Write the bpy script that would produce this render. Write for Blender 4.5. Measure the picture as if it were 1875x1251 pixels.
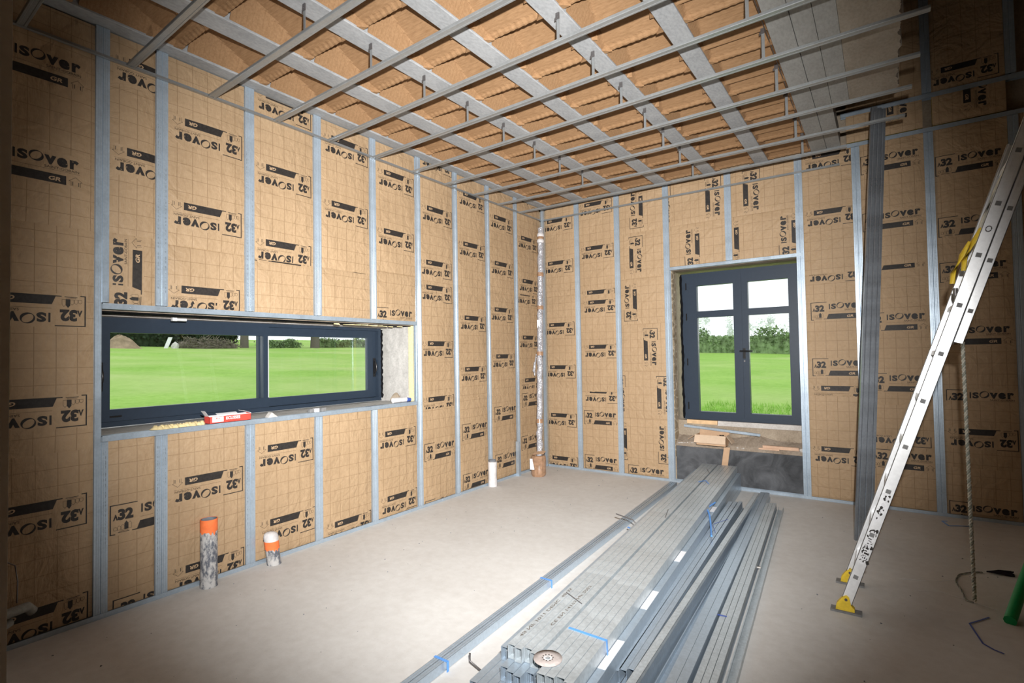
import bpy, math, random
from mathutils import Vector, Matrix
random.seed(7)
sc = bpy.context.scene
for o in list(bpy.data.objects): bpy.data.objects.remove(o)
COL = sc.collection
sin, cos, pi = math.sin, math.cos, math.pi
def V(*a): return Vector(a)

# ------------------------------------------------------------------ camera
FPX = 957.644
YAW, PIT, ROL = math.radians(-35.3113), math.radians(1.53212), math.radians(-0.91671)
CAM = V(3.96598, -6.38937, 1.5785)
fw = V(sin(YAW)*cos(PIT), cos(YAW)*cos(PIT), sin(PIT))
r0 = V(cos(YAW), -sin(YAW), 0); u0 = r0.cross(fw)
rt = r0*cos(ROL) + u0*sin(ROL); up = -r0*sin(ROL) + u0*cos(ROL)
cd = bpy.data.cameras.new('camera'); cam = bpy.data.objects.new('camera', cd); COL.objects.link(cam)
cd.sensor_width = 36; cd.lens = FPX/1875*36; cd.clip_start = .05; cd.clip_end = 500
R3 = Matrix((rt, up, -fw)).transposed()
cam.matrix_world = Matrix.Translation(CAM) @ R3.to_4x4()
sc.camera = cam
# ------------------------------------------------------------------ sky and lamps
w = bpy.data.worlds.new('overcast'); sc.world = w; w.use_nodes = True
bg = w.node_tree.nodes['Background']; bg.inputs[0].default_value = (.93, .97, 1, 1); bg.inputs[1].default_value = 1.7
def spot(name, loc, aim, power, size, blend, rad, col):
    d = bpy.data.lights.new(name, 'SPOT'); d.energy = power; d.spot_size = math.radians(size); d.spot_blend = blend
    d.shadow_soft_size = rad; d.color = col
    o = bpy.data.objects.new(name, d); COL.objects.link(o); o.location = loc
    o.rotation_euler = (Vector(aim)-Vector(loc)).to_track_quat('-Z', 'Y').to_euler(); return o
FL = CAM + up*.30 + rt*.10
AIM = CAM + fw*5 + rt*(5*0/FPX) + up*(5*35/FPX)
flash = spot('photographer_flash', FL, AIM, 2800, 91, 1.0, .025, (1, .99, .975))
vs = sc.view_settings
vs.view_transform = 'Standard'; vs.look = 'None'; vs.exposure = 0; vs.gamma = 1; vs.use_curve_mapping = False
sc.cycles.use_denoising = True

# ------------------------------------------------------------------ materials
MATS = {}
class NT:
    def __init__(s, name):
        m = bpy.data.materials.new(name); m.use_nodes = True; s.m = m; s.t = m.node_tree
        s.b = s.t.nodes['Principled BSDF']; MATS[name] = m
    def n(s, ty, **k):
        x = s.t.nodes.new(ty)
        for a, v in k.items():
            if a.startswith('i_'): x.inputs[a[2:].replace('_', ' ')].default_value = v
            else: setattr(x, a, v)
        return x
    def l(s, a, b): s.t.links.new(a, b)
    def coord(s, which='Object', scale=(1, 1, 1)):
        c = s.n('ShaderNodeTexCoord'); mp = s.n('ShaderNodeMapping'); mp.inputs['Scale'].default_value = scale
        s.l(c.outputs[which], mp.inputs[0]); return mp.outputs[0]
    def noise(s, vec, scale, detail=4, rough=.55, dist=0):
        x = s.n('ShaderNodeTexNoise'); x.inputs['Scale'].default_value = scale; x.inputs['Detail'].default_value = detail
        x.inputs['Roughness'].default_value = rough; x.inputs['Distortion'].default_value = dist
        s.l(vec, x.inputs['Vector']); return x.outputs['Fac']
    def ramp(s, fac, stops):
        x = s.n('ShaderNodeValToRGB'); e = x.color_ramp.elements
        while len(e) < len(stops): e.new(.5)
        for el, (p, c) in zip(e, stops): el.position = p; el.color = (*c, 1)
        s.l(fac, x.inputs[0]); return x.outputs[0]
    def mix(s, fac, a, b, blend='MIX'):
        x = s.n('ShaderNodeMix', data_type='RGBA', blend_type=blend)
        for v, i in ((fac, 0), (a, 6), (b, 7)):
            if hasattr(v, 'links'): s.l(v, x.inputs[i])
            elif i == 0: x.inputs[0].default_value = v
            else: x.inputs[i].default_value = (*v, 1)
        return x.outputs[2]
    def math(s, op, a, b=None, c=None):
        x = s.n('ShaderNodeMath', operation=op)
        for v, i in ((a, 0), (b, 1), (c, 2)):
            if v is None: continue
            if hasattr(v, 'links'): s.l(v, x.inputs[i])
            else: x.inputs[i].default_value = v
        return x.outputs[0]
    def bump(s, h, strength, dist=.01, prev=None):
        x = s.n('ShaderNodeBump'); x.inputs['Strength'].default_value = strength; x.inputs['Distance'].default_value = dist
        s.l(h, x.inputs['Height'])
        if prev is not None: s.l(prev, x.inputs['Normal'])
        s.l(x.outputs[0], s.b.inputs['Normal']); return x.outputs[0]
    def base(s, c, rough=.8, metal=0, spec=.5):
        if hasattr(c, 'links'): s.l(c, s.b.inputs['Base Color'])
        else: s.b.inputs['Base Color'].default_value = (*c, 1)
        s.b.inputs['Roughness'].default_value = rough; s.b.inputs['Metallic'].default_value = metal
        s.b.inputs['Specular IOR Level'].default_value = spec
        return s.m
def plain(name, c, rough=.7, metal=0, spec=.4, var=.12, scale=12, bump=0):
    t = NT(name); n = t.noise(t.coord(), scale, 5)
    lo = tuple(x*(1-var) for x in c); hi = tuple(min(1, x*(1+var)) for x in c)
    t.base(t.ramp(n, [(.3, lo), (.7, hi)]), rough, metal, spec)
    if bump: t.bump(n, bump, .01)
    return t.m
def kraft(name, grid):
    t = NT(name); co = t.coord()
    big = t.noise(co, 2.2, 3); fine = t.noise(co, 40, 4)
    c = t.ramp(big, [(.3, (.360, .245, .142)), (.7, (.430, .298, .178))])
    c = t.mix(.25, c, t.ramp(fine, [(.35, (.33, .22, .125)), (.65, (.46, .325, .195))]))
    if grid:
        uv = t.n('ShaderNodeTexCoord').outputs['UV']; sp = t.n('ShaderNodeSeparateXYZ'); t.l(uv, sp.inputs[0])
        ms = []
        for ax, ph, wd in ((0, .6, .022), (1, .5, .018)):
            f = t.math('FRACT', t.math('MULTIPLY_ADD', sp.outputs[ax], 10, ph))
            ms.append(t.math('LESS_THAN', t.math('ABSOLUTE', t.math('SUBTRACT', f, .5)), wd))
        g = t.math('MULTIPLY', t.math('MAXIMUM', ms[0], ms[1]), t.math('MULTIPLY_ADD', fine, .7, .18))
        c = t.mix(g, c, (.17, .10, .045))
    t.base(c, .62, 0, .35)
    cr = t.noise(t.coord('Object', (1, 1, .22)), 26, 4, .6, .6)
    b1 = t.bump(cr, .34, .016)
    lg = t.noise(co, 4.5, 3, .5, 1.8)
    b2 = t.bump(lg, .30, .06, b1)
    mg = t.n('ShaderNodeTexVoronoi', feature='DISTANCE_TO_EDGE'); mg.inputs['Scale'].default_value = 5
    wv = t.n('ShaderNodeMixRGB'); wv.inputs[0].default_value = .25
    nz = t.n('ShaderNodeTexNoise'); nz.inputs['Scale'].default_value = 3; t.l(co, nz.inputs['Vector'])
    t.l(co, wv.inputs[1]); t.l(nz.outputs['Color'], wv.inputs[2]); t.l(wv.outputs[0], mg.inputs['Vector'])
    ed = t.math('MINIMUM', mg.outputs['Distance'], .12)
    t.bump(ed, .22, .05, b2)
    return t.m
kraft('kraft_grid', True); kraft('kraft_plain', False)
plain('ink', (.028, .024, .022), .55, 0, .3, .3, 60)
plain('ink_soft', (.085, .058, .036), .6, 0, .3, .2, 60)
plain('letter_light', (.48, .33, .20), .6)
plain('mineral_wool', (.52, .40, .14), .95, 0, .1, .35, 90, .6)
def steel(name, c, rough, metal, var=.12):
    t = NT(name); co = t.coord(); n1 = t.noise(co, 55, 3, .6); n2 = t.noise(co, 6, 4, .6)
    lo = tuple(x*(1-var) for x in c); hi = tuple(min(1, x*(1+var)) for x in c)
    col = t.mix(.5, t.ramp(n1, [(.35, lo), (.65, hi)]), t.ramp(n2, [(.3, lo), (.7, hi)]))
    t.base(col, rough, metal, .5)
    t.l(t.math('MULTIPLY_ADD', n2, .25, rough-.12), t.b.inputs['Roughness'])
    t.bump(n1, .04, .004); return t.m
steel('galvanised', (.42, .50, .58), .34, .5)
steel('galvanised_dusty', (.50, .55, .58), .40, .4, .2)
steel('furring_steel', (.30, .315, .32), .34, .5)
steel('shaded_steel', (.30, .33, .37), .30, .8)  # galvanised copy darkened to paint the shade on the leaning channels
steel('aluminium', (.86, .87, .88), .36, .3, .08)
steel('wire_steel', (.16, .15, .15), .45, .7)
# floor
t = NT('screed'); co = t.coord()
n1 = t.noise(co, 1.3, 6, .6); n2 = t.noise(co, 14, 6, .65); n3 = t.noise(co, 120, 3)
c = t.ramp(n1, [(.3, (.57, .55, .525)), (.7, (.67, .66, .64))])
c = t.mix(.35, c, t.ramp(n2, [(.3, (.52, .495, .465)), (.65, (.70, .69, .67))]))
sp_ = t.ramp(n3, [(.28, (.6, .6, .6)), (.36, (1, 1, 1))]); c = t.mix(.35, c, sp_, 'MULTIPLY')
t.base(c, .85, 0, .25); t.bump(n2, .08, .02)
# concrete
def concrete(name, a, b, stretch=(1, 1, 1), rough=.9):
    t = NT(name); co = t.coord('Object', stretch); n1 = t.noise(co, 5, 6, .65); n2 = t.noise(co, 60, 4)
    c = t.ramp(n1, [(.28, a), (.72, b)]); c = t.mix(.25, c, t.ramp(n2, [(.3, tuple(x*.6 for x in a)), (.6, b)]))
    t.base(c, rough, 0, .2); t.bump(n2, .15, .01); return t.m
concrete('beam_concrete', (.25, .26, .27), (.42, .43, .44), (1, .5, 1))
concrete('slab_grey', (.26, .255, .24), (.36, .36, .345), (1, .4, 1))
concrete('slab_brown', (.25, .21, .165), (.36, .32, .265), (1, .5, 1))
concrete('reveal_concrete', (.34, .325, .305), (.56, .54, .51))
concrete('masonry', (.22, .17, .12), (.42, .35, .27))
concrete('ledge_dirt', (.17, .125, .085), (.36, .30, .24))
concrete('rubble_white', (.42, .39, .36), (.70, .67, .63))
concrete('plaster', (.40, .37, .34), (.60, .57, .54))
# stone jamb
t = NT('stone_jamb'); co = t.coord('Object', (1, 1, 1))
br = t.n('ShaderNodeTexVoronoi', feature='DISTANCE_TO_EDGE'); br.inputs['Scale'].default_value = 7
mp2 = t.coord('Object', (.8, .8, 1.3)); t.l(mp2, br.inputs['Vector'])
c = t.ramp(t.noise(co, 9, 5), [(.3, (.22, .16, .10)), (.7, (.42, .34, .24))])
c = t.mix(t.ramp(br.outputs['Distance'], [(.02, (1, 1, 1)), (.07, (0, 0, 0))]), c, (.50, .42, .31))
t.base(c, .95, 0, .15); t.bump(br.outputs['Distance'], .5, .05)
# dark membrane
t = NT('bitumen_membrane'); co = t.coord()
n1 = t.noise(co, 4, 5, .6, 1.2)
t.base(t.ramp(n1, [(.32, (.030, .032, .036)), (.70, (.115, .120, .130))]), .7, 0, .4); t.bump(t.noise(co, 9, 4, .6, .8), .2, .03)
# wood fibre
t = NT('wood_fibre'); co = t.coord('Object', (.25, 1, 1)); n1 = t.noise(co, 70, 4, .7); n2 = t.noise(t.coord(), 4, 3)
c = t.ramp(n1, [(.3, (.205, .115, .055)), (.7, (.34, .205, .108))]); c = t.mix(.3, c, t.ramp(n2, [(.3, (.24, .13, .06)), (.7, (.35, .21, .11))]))
wv = t.n('ShaderNodeTexWave', wave_type='BANDS', bands_direction='Y', wave_profile='SAW'); wv.inputs['Scale'].default_value = 9
wv.inputs['Distortion'].default_value = .6; wv.inputs['Detail'].default_value = 1; t.l(t.coord(), wv.inputs['Vector'])
c = t.mix(t.ramp(wv.outputs['Fac'], [(.0, (.22, .22, .22)), (.16, (0, 0, 0))]), c, (.14, .075, .032))
t.base(c, .85, 0, .2); b1 = t.bump(n1, .22, .01); t.bump(wv.outputs['Fac'], .25, .008, b1)
plain('anthracite', (.022, .034, .053), .42, 0, .3, .06, 30)
plain('black_plastic', (.008, .008, .009), .3, 0, .5)
plain('black_foam_and_shade', (.006, .006, .007), .95, 0, .1, .3, 40, .5)
t = NT('glass'); nt = t.t
tr = nt.nodes.new('ShaderNodeBsdfTransparent'); gl = nt.nodes.new('ShaderNodeBsdfGlossy'); gl.inputs['Roughness'].default_value = .02
fr = nt.nodes.new('ShaderNodeFresnel'); fr.inputs[0].default_value = 1.45; mx = nt.nodes.new('ShaderNodeMixShader')
tr.inputs[0].default_value = (.97, .985, .98, 1)
nt.links.new(fr.outputs[0], mx.inputs[0]); nt.links.new(tr.outputs[0], mx.inputs[1]); nt.links.new(gl.outputs[0], mx.inputs[2])
nt.links.new(mx.outputs[0], nt.nodes['Material Output'].inputs[0])
plain('pvc_pipe', (.17, .18, .20), .6, 0, .4, .3, 18)
t = NT('pipe_mortar'); co = t.coord('Object', (1, 1, .5)); n1 = t.noise(co, 32, 6, .7)
t.base(t.ramp(n1, [(.42, (.115, .125, .15)), (.56, (.50, .49, .48))]), .85, 0, .2); t.bump(n1, .3, .01)
plain('orange_paint', (.90, .20, .06), .7, 0, .3, .12, 25)
plain('white_wrap', (.62, .60, .60), .55, 0, .4, .15, 30, .3)
t = NT('bubble_wrap'); co = t.coord(); vo = t.n('ShaderNodeTexVoronoi'); vo.inputs['Scale'].default_value = 70; t.l(co, vo.inputs['Vector'])
t.base(t.ramp(t.noise(co, 25, 4), [(.3, (.30, .30, .33)), (.7, (.62, .62, .66))]), .22, .25, .7); t.bump(vo.outputs['Distance'], .6, .01)
plain('brown_tape', (.34, .20, .12), .3, 0, .6, .25, 25, .3)
plain('cardboard', (.50, .33, .21), .8, 0, .2, .08, 20)
plain('cardboard_light', (.58, .44, .32), .8, 0, .2, .06, 20)
plain('white_paper', (.78, .78, .80), .7, 0, .2, .05)
plain('red_print', (.72, .07, .05), .5, 0, .4, .06)
plain('blue_plastic', (.10, .30, .72), .4, 0, .5, .12)
plain('blue_dark', (.05, .10, .40), .45, 0, .5, .12)
plain('yellow_plastic', (.80, .56, .04), .45, 0, .5, .15, 30)
plain('grey_rubber', (.20, .20, .20), .8, 0, .2, .2, 30)
plain('green_plastic', (.0, .32, .09), .45, 0, .5, .1)
plain('rope_fibre', (.70, .68, .58), .9, 0, .1, .1, 60)
plain('rope_green', (.40, .42, .36), .9, 0, .1, .1, 60)
plain('dark_brush', (.028, .022, .030), .9, 0, .1, .3)
plain('pine', (.62, .42, .24), .8, 0, .2, .15, 14)
plain('pink_timber', (.60, .40, .28), .8, 0, .2, .15, 14)
plain('red_wire', (.40, .05, .03), .5)
plain('grey_foam', (.26, .26, .24), .9, 0, .1, .2, 30)
plain('yellow_wool', (.80, .66, .36), .95, 0, .1, .15, 60, .4)
plain('cut_disc', (.40, .35, .33), .85, 0, .2, .15, 60)
plain('roof_dark', (.05, .04, .035), .9)
plain('far_wall', (.36, .25, .15), .8)
# outdoors
t = NT('meadow'); co = t.coord(); n1 = t.noise(co, .35, 5, .6); n2 = t.noise(co, 5, 6, .7); n3 = t.noise(t.coord('Object', (.25, .25, 1)), .5, 3)
c = t.ramp(n1, [(.3, (.20, .37, .06)), (.7, (.33, .50, .12))]); c = t.mix(.4, c, t.ramp(n2, [(.3, (.14, .29, .03)), (.7, (.38, .55, .16))]))
c = t.mix(t.ramp(n3, [(.45, (0, 0, 0)), (.7, (.5, .5, .5))]), c, (.44, .49, .22))
t.base(c, .95, 0, .05); t.bump(n2, .5, .08)
plain('blade', (.24, .46, .07), .8, 0, .1, .3, 3)
plain('leaf_dark', (.035, .055, .030), .9, 0, .1, .4, 2)
plain('leaf_hedge', (.21, .29, .14), .9, 0, .1, .5, 2)
plain('leaf_haze_tint', (.86, .92, .87), .9, 0, .1, .2, 2)  # distance haze put into a pale leaf and trunk colour
plain('bark', (.14, .12, .10), .95)
plain('earth', (.28, .21, .14), .95, 0, .1, .3, 2)
plain('brushwood', (.19, .165, .13), .95, 0, .1, .4, 3)
plain('sheet_white', (.8, .8, .8), .6)

# ------------------------------------------------------------------ mesh helpers
class MB:
    def __init__(s): s.v, s.f, s.m, s.uv, s.sm = [], [], [], None, []
    def face(s, pts, m=0, smooth=False):
        b = len(s.v); s.v.extend([tuple(p) for p in pts]); s.f.append(list(range(b, b+len(pts)))); s.m.append(m); s.sm.append(smooth); return s
    def grid(s, vs, fs, m=0, smooth=False):
        b = len(s.v); s.v.extend([tuple(p) for p in vs])
        for f in fs: s.f.append([b+i for i in f]); s.m.append(m); s.sm.append(smooth)
        return s
    def box(s, a, b, m=0):
        x0, y0, z0 = [min(p, q) for p, q in zip(a, b)]; x1, y1, z1 = [max(p, q) for p, q in zip(a, b)]
        vs = [(x0, y0, z0), (x1, y0, z0), (x1, y1, z0), (x0, y1, z0), (x0, y0, z1), (x1, y0, z1), (x1, y1, z1), (x0, y1, z1)]
        return s.grid(vs, [(0, 3, 2, 1), (4, 5, 6, 7), (0, 1, 5, 4), (1, 2, 6, 5), (2, 3, 7, 6), (3, 0, 4, 7)], m)
    def obox(s, o, ax, ay, az, m=0):
        o, ax, ay, az = map(Vector, (o, ax, ay, az))
        vs = [o, o+ax, o+ax+ay, o+ay, o+az, o+ax+az, o+ax+ay+az, o+ay+az]
        return s.grid(vs, [(0, 3, 2, 1), (4, 5, 6, 7), (0, 1, 5, 4), (1, 2, 6, 5), (2, 3, 7, 6), (3, 0, 4, 7)], m)
    def prism(s, poly, e, m=0, caps=True):
        n = len(poly); e = Vector(e); P = [Vector(p) for p in poly]
        vs = P + [p+e for p in P]; fs = [(i, (i+1) % n, n+(i+1) % n, n+i) for i in range(n)]
        if caps: fs += [tuple(range(n-1, -1, -1)), tuple(range(n, 2*n))]
        return s.grid(vs, fs, m)
    def tube(s, pts, r, n=8, m=0, closed=True, smooth=True):
        pts = [Vector(p) for p in pts]; vs, fs = [], []
        rr = r if isinstance(r, (list, tuple)) else [r]*len(pts)
        ref = V(0, 0, 1)
        for i, p in enumerate(pts):
            d = (pts[min(i+1, len(pts)-1)] - pts[max(i-1, 0)]).normalized()
            a = d.cross(ref if abs(d.dot(ref)) < .95 else V(1, 0, 0)).normalized(); b = d.cross(a)
            for k in range(n): vs.append(p + a*rr[i]*cos(2*pi*k/n) + b*rr[i]*sin(2*pi*k/n))
        for i in range(len(pts)-1):
            for k in range(n): fs.append((i*n+k, i*n+(k+1) % n, (i+1)*n+(k+1) % n, (i+1)*n+k))
        s.grid(vs, fs, m, smooth)
        if closed: s.face([vs[k] for k in range(n-1, -1, -1)], m); s.face(vs[-n:], m)
        return s
    def rev(s, c, prof, n=24, m=0, smooth=True, jit=0):
        vs, fs = [], []
        for (r, z) in prof:
            for k in range(n):
                q = r*(1+jit*(random.random()-.5)); vs.append((c[0]+q*cos(2*pi*k/n), c[1]+q*sin(2*pi*k/n), c[2]+z))
        for i in range(len(prof)-1):
            for k in range(n): fs.append((i*n+k, i*n+(k+1) % n, (i+1)*n+(k+1) % n, (i+1)*n+k))
        return s.grid(vs, fs, m, smooth)
    def build(s, name, mats, parent=None, origin=None):
        xs, ys, zs = zip(*s.v)
        if origin is None: origin = V((min(xs)+max(xs))/2, (min(ys)+max(ys))/2, min(zs))
        origin = Vector(origin)
        me = bpy.data.meshes.new(name); me.from_pydata([(x-origin.x, y-origin.y, z-origin.z) for x, y, z in s.v], [], s.f)
        if isinstance(mats, str): mats = [mats]
        for m in mats: me.materials.append(MATS[m])
        me.polygons.foreach_set('material_index', s.m); me.polygons.foreach_set('use_smooth', s.sm)
        if s.uv:
            ul = me.uv_layers.new(name='m')
            li = 0
            for f in s.f:
                for i in f: ul.data[li].uv = s.uv[i]; li += 1
        me.update()
        o = bpy.data.objects.new(name, me); COL.objects.link(o)
        if parent: o.parent = parent; o.location = origin - WL[parent.name]
        else: o.location = origin
        WL[o.name] = origin
        return o
WL = {}
def tag(o, label=None, cat=None, group=None, kind=None):
    for k, v in (('label', label), ('category', cat), ('group', group), ('kind', kind)):
        if v: o[k] = v
    return o
def empty(name, loc, *a, **k):
    o = bpy.data.objects.new(name, None); COL.objects.link(o); o.location = loc; o.empty_display_size = .1; WL[o.name] = Vector(loc)
    return tag(o, *a, **k)
ORD = ['first', 'second', 'third', 'fourth', 'fifth', 'sixth', 'seventh', 'eighth', 'ninth', 'tenth', 'eleventh', 'twelfth', 'thirteenth', 'fourteenth']
def ribbon(pts, t):
    """thicken an open 2-D polyline to a closed outline"""
    n = len(pts); off = []
    for i in range(n):
        ds = []
        if i > 0: ds.append((pts[i][0]-pts[i-1][0], pts[i][1]-pts[i-1][1]))
        if i < n-1: ds.append((pts[i+1][0]-pts[i][0], pts[i+1][1]-pts[i][1]))
        ns = []
        for dx, dy in ds:
            l = math.hypot(dx, dy); ns.append((-dy/l, dx/l))
        nx = sum(a for a, b in ns)/len(ns); ny = sum(b for a, b in ns)/len(ns); l2 = max(nx*nx+ny*ny, .3)
        off.append((pts[i][0]+nx/l2*t, pts[i][1]+ny/l2*t))
    return list(pts) + off[::-1]

# ------------------------------------------------------------------ lettering
_G = {}
def glyph(txt, off=0.0, res=3):
    k = (txt, off)
    if k in _G: return _G[k]
    cu = bpy.data.curves.new('t', 'FONT'); cu.body = txt; cu.offset = off; cu.resolution_u = res
    o = bpy.data.objects.new('t', cu); COL.objects.link(o)
    dg = bpy.context.evaluated_depsgraph_get(); dg.update(); ev = o.evaluated_get(dg); me = ev.to_mesh()
    vs = [(v.co.x, v.co.y) for v in me.vertices]; fs = [list(p.vertices) for p in me.polygons]
    ev.to_mesh_clear(); bpy.data.objects.remove(o); bpy.data.curves.remove(cu)
    x0 = min(v[0] for v in vs); x1 = max(v[0] for v in vs); y0 = min(v[1] for v in vs); y1 = max(v[1] for v in vs)
    vs = [((x-x0)/(x1-x0), (y-y0)/(y1-y0)) for x, y in vs]
    _G[k] = (vs, fs); return _G[k]
def put(txt, x0, x1, y0, y1, off=0.0, shear=0):
    vs, fs = glyph(txt, off)
    return [[(x0+vs[i][0]*(x1-x0)+shear*vs[i][1], y0+vs[i][1]*(y1-y0)) for i in f] for f in fs]
def rects(x0, x1, y0, y1, step=.045):
    out = []; n = max(1, int(math.ceil((x1-x0)/step)))
    for i in range(n):
        a = x0+(x1-x0)*i/n; b = x0+(x1-x0)*(i+1)/n; out.append([(a, y0), (b, y0), (b, y1), (a, y1)])
    return out
def stamp_faces():
    F = []  # (poly, material, layer)
    def add(ps, m, l=2): F.extend((p, m, l) for p in ps)
    for j in range(4): add(rects(-.004, .492, -.194+.05*j, -.194+.05*(j+1), .05), 1, 1)
    for j in range(4): add(rects(0, .007, -.188+.047*j, -.188+.047*(j+1)), 2)
    add(rects(0, .148, -.006, 0), 2); add(rects(0, .028, -.188, -.182), 2)
    add(put('32', .042, .126, -.102, -.031, .06), 2)
    add([[(.0165, -.099), (.0245, -.099), (.0318, -.076), (.0285, -.064)], [(.0265, -.062), (.0325, -.062), (.0430, -.099), (.0350, -.099)]], 2)
    x = .020
    for i, h in enumerate((.022, .026, .031, .046, .043)):
        wd = .0175; y0 = -.161
        pts = [(x, y0), (x+wd, y0), (x+wd, y0+h*.7), (x+wd/2, y0+h), (x, y0+h*.7)]
        if i == 3: add([[(x-.002, y0-.003), (x+wd+.002, y0-.003), (x+wd+.002, y0+h*.75), (x+wd/2, y0+h+.004), (x-.002, y0+h*.75)]], 2)
        else:
            for a, b in zip(pts, pts[1:]+pts[:1]):
                dx, dy = b[0]-a[0], b[1]-a[1]; l = math.hypot(dx, dy); nx, ny = -dy/l*.0009, dx/l*.0009
                add([[(a[0]-nx, a[1]-ny), (b[0]-nx, b[1]-ny), (b[0]+nx, b[1]+ny), (a[0]+nx, a[1]+ny)]], 3)
        x += .0195
    add(rects(.048, .098, -.1705, -.168), 3); add(rects(.042, .104, -.1785, -.175), 2)
    add(rects(.168, .178, -.078, -.023), 2)
    add(put('S', .187, .232, -.079, -.022, .055), 2)
    n = 28   # ring with a crescent-like swelling
    cx, cy = .2695, -.0425
    for i in range(n):
        ps = []
        for a in (2*pi*i/n, 2*pi*(i+1)/n):
            th = .0030+.0115*max(0, cos(a+.75))**1.2+.008*max(0, cos(a-2.45))**1.5
            ps.append(((cx+.0335*cos(a), cy+.0315*sin(a)), (cx+(.0335-th)*cos(a), cy+(.0315-th)*sin(a))))
        add([[ps[0][0], ps[1][0], ps[1][1], ps[0][1]]], 2)
    add(put('v', .305, .361, -.078, -.023, .05), 2); add(put('e', .363, .414, -.079, -.022, .05), 2)
    add(put('r', .424, .468, -.078, -.022, .05), 2)
    add(put('SAINT-GOBAIN', .306, .470, -.0985, -.083, .012), 3)
    add(rects(.165, .474, -.1055, -.104), 3)
    nb = 6
    for i in range(nb):
        a = i/nb; b = (i+1)/nb
        add([[(.143+(.407-.143)*a, -.182), (.143+(.407-.143)*b, -.182), (.163+(.407-.163)*b, -.128), (.163+(.407-.163)*a, -.128)]], 2)
    add(rects(.118, .146, -.182, -.176), 2)
    add(put('GR', .322, .381, -.168, -.144, .03, .006), 4, 3)
    A = [(.430, -.180), (.430, -.150), (.420, -.150), (.453, -.124), (.486, -.150), (.476, -.150), (.476, -.180)]
    for a, b in zip(A, A[1:]):
        dx, dy = b[0]-a[0], b[1]-a[1]; l = math.hypot(dx, dy); nx, ny = -dy/l*.0011, dx/l*.0011
        add([[(a[0]-nx, a[1]-ny), (b[0]-nx, b[1]-ny), (b[0]+nx, b[1]+ny), (a[0]+nx, a[1]+ny)]], 3)
    add(rects(.437, .4405, -.176, -.152), 2); add(rects(.466, .4695, -.176, -.152), 2)
    return F
STAMP = stamp_faces()
def clip(poly, x0, x1, y0, y1):
    for ax, lim, sg in ((0, x0, 1), (0, x1, -1), (1, y0, 1), (1, y1, -1)):
        out = []
        for i, p in enumerate(poly):
            q = poly[(i+1) % len(poly)]; a = (p[ax]-lim)*sg; b = (q[ax]-lim)*sg
            if a >= 0: out.append(p)
            if (a > 0 and b < 0) or (a < 0 and b > 0):
                t_ = a/(a-b); out.append((p[0]+(q[0]-p[0])*t_, p[1]+(q[1]-p[1])*t_))
        poly = out
        if len(poly) < 3: return None
    return poly

# ------------------------------------------------------------------ insulation panels
PM = ['kraft_grid', 'kraft_plain', 'ink', 'ink_soft', 'letter_light', 'mineral_wool']
def panel(wall, u0, u1, z0, z1, stamps, label, guv):
    mb = MB(); mb.uv = []
    d0 = -.013; su = random.random()*9; sv = random.random()*9
    cu, cz = (u0+u1)/2, (z0+z1)/2; hu, hz = (u1-u0)/2, (z1-z0)/2
    def h(u, z):
        s_ = max(-1, min(1, (u-cu)/hu)); q = max(-1, min(1, (z-cz)/hz))
        b = .010*(1-s_**4)*(1-abs(q)**9)
        return d0 + b + .0022*sin(9*u+su)*sin(5.3*z+sv) + .0015*sin(17*z+2.2*su)*cos(7*u+sv)
    def p3(u, z, o=0.0):
        d = h(u, z)+o
        return (d, u, z) if wall == 'A' else (u, -d, z)
    nu = max(3, int(round((u1-u0)/.04))); nz = max(3, int(round((z1-z0)/.04)))
    vs = []; uvs = []
    for j in range(nz+1):
        for i in range(nu+1):
            u = u0+(u1-u0)*i/nu; z = z0+(z1-z0)*j/nz
            vs.append(p3(u, z)); uvs.append((u-guv[0], z-guv[1]) if not guv[2] else (z-guv[1], u-guv[0]))
    flip = (wall == 'B')
    fs = []
    for j in range(nz):
        for i in range(nu):
            a = j*(nu+1)+i; f = (a, a+1, a+nu+2, a+nu+1); fs.append(f if not flip else f)
    mb.grid(vs, fs, 0, True); mb.uv += uvs
    # back and sides
    bd = -.095
    def q3(u, z, d): return (d, u, z) if wall == 'A' else (u, -d, z)
    c0 = [(u0, z0), (u1, z0), (u1, z1), (u0, z1)]
    ring = [(u0+(u1-u0)*i/nu, z0) for i in range(nu)]+[(u1, z0+(z1-z0)*j/nz) for j in range(nz)]+[(u1-(u1-u0)*i/nu, z1) for i in range(nu)]+[(u0, z1-(z1-z0)*j/nz) for j in range(nz)]
    for a, b in zip(ring, ring[1:]+ring[:1]):
        mb.face([p3(*a), p3(*b), q3(*b, bd), q3(*a, bd)], 5); mb.uv += [(0, 0)]*4
    mb.face([q3(*c, bd) for c in c0], 5); mb.uv += [(0, 0)]*4
    for ori, U0, Z0 in stamps:
        for poly, m, l in STAMP:
            if ori == 0: w_ = [(U0+u, Z0+v) for u, v in poly]
            elif ori == 180: w_ = [(U0-u, Z0-v) for u, v in poly]
            elif ori == 90: w_ = [(U0-v, Z0+u) for u, v in poly]
            else: w_ = [(U0+v, Z0-u) for u, v in poly]
            w_ = clip(w_, u0+.002, u1-.002, z0+.002, z1-.002)
            if not w_: continue
            mb.face([p3(u, z, (.0008, .0016, .0022)[l-1]) for u, z in w_], m, True); mb.uv += [(0, 0)]*len(w_)
    o = mb.build('insulation_panel', PM)
    return tag(o, label, 'insulation', 'kraft insulation panels on the '+('left wall' if wall == 'A' else 'back wall'))
ST = {}
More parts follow.
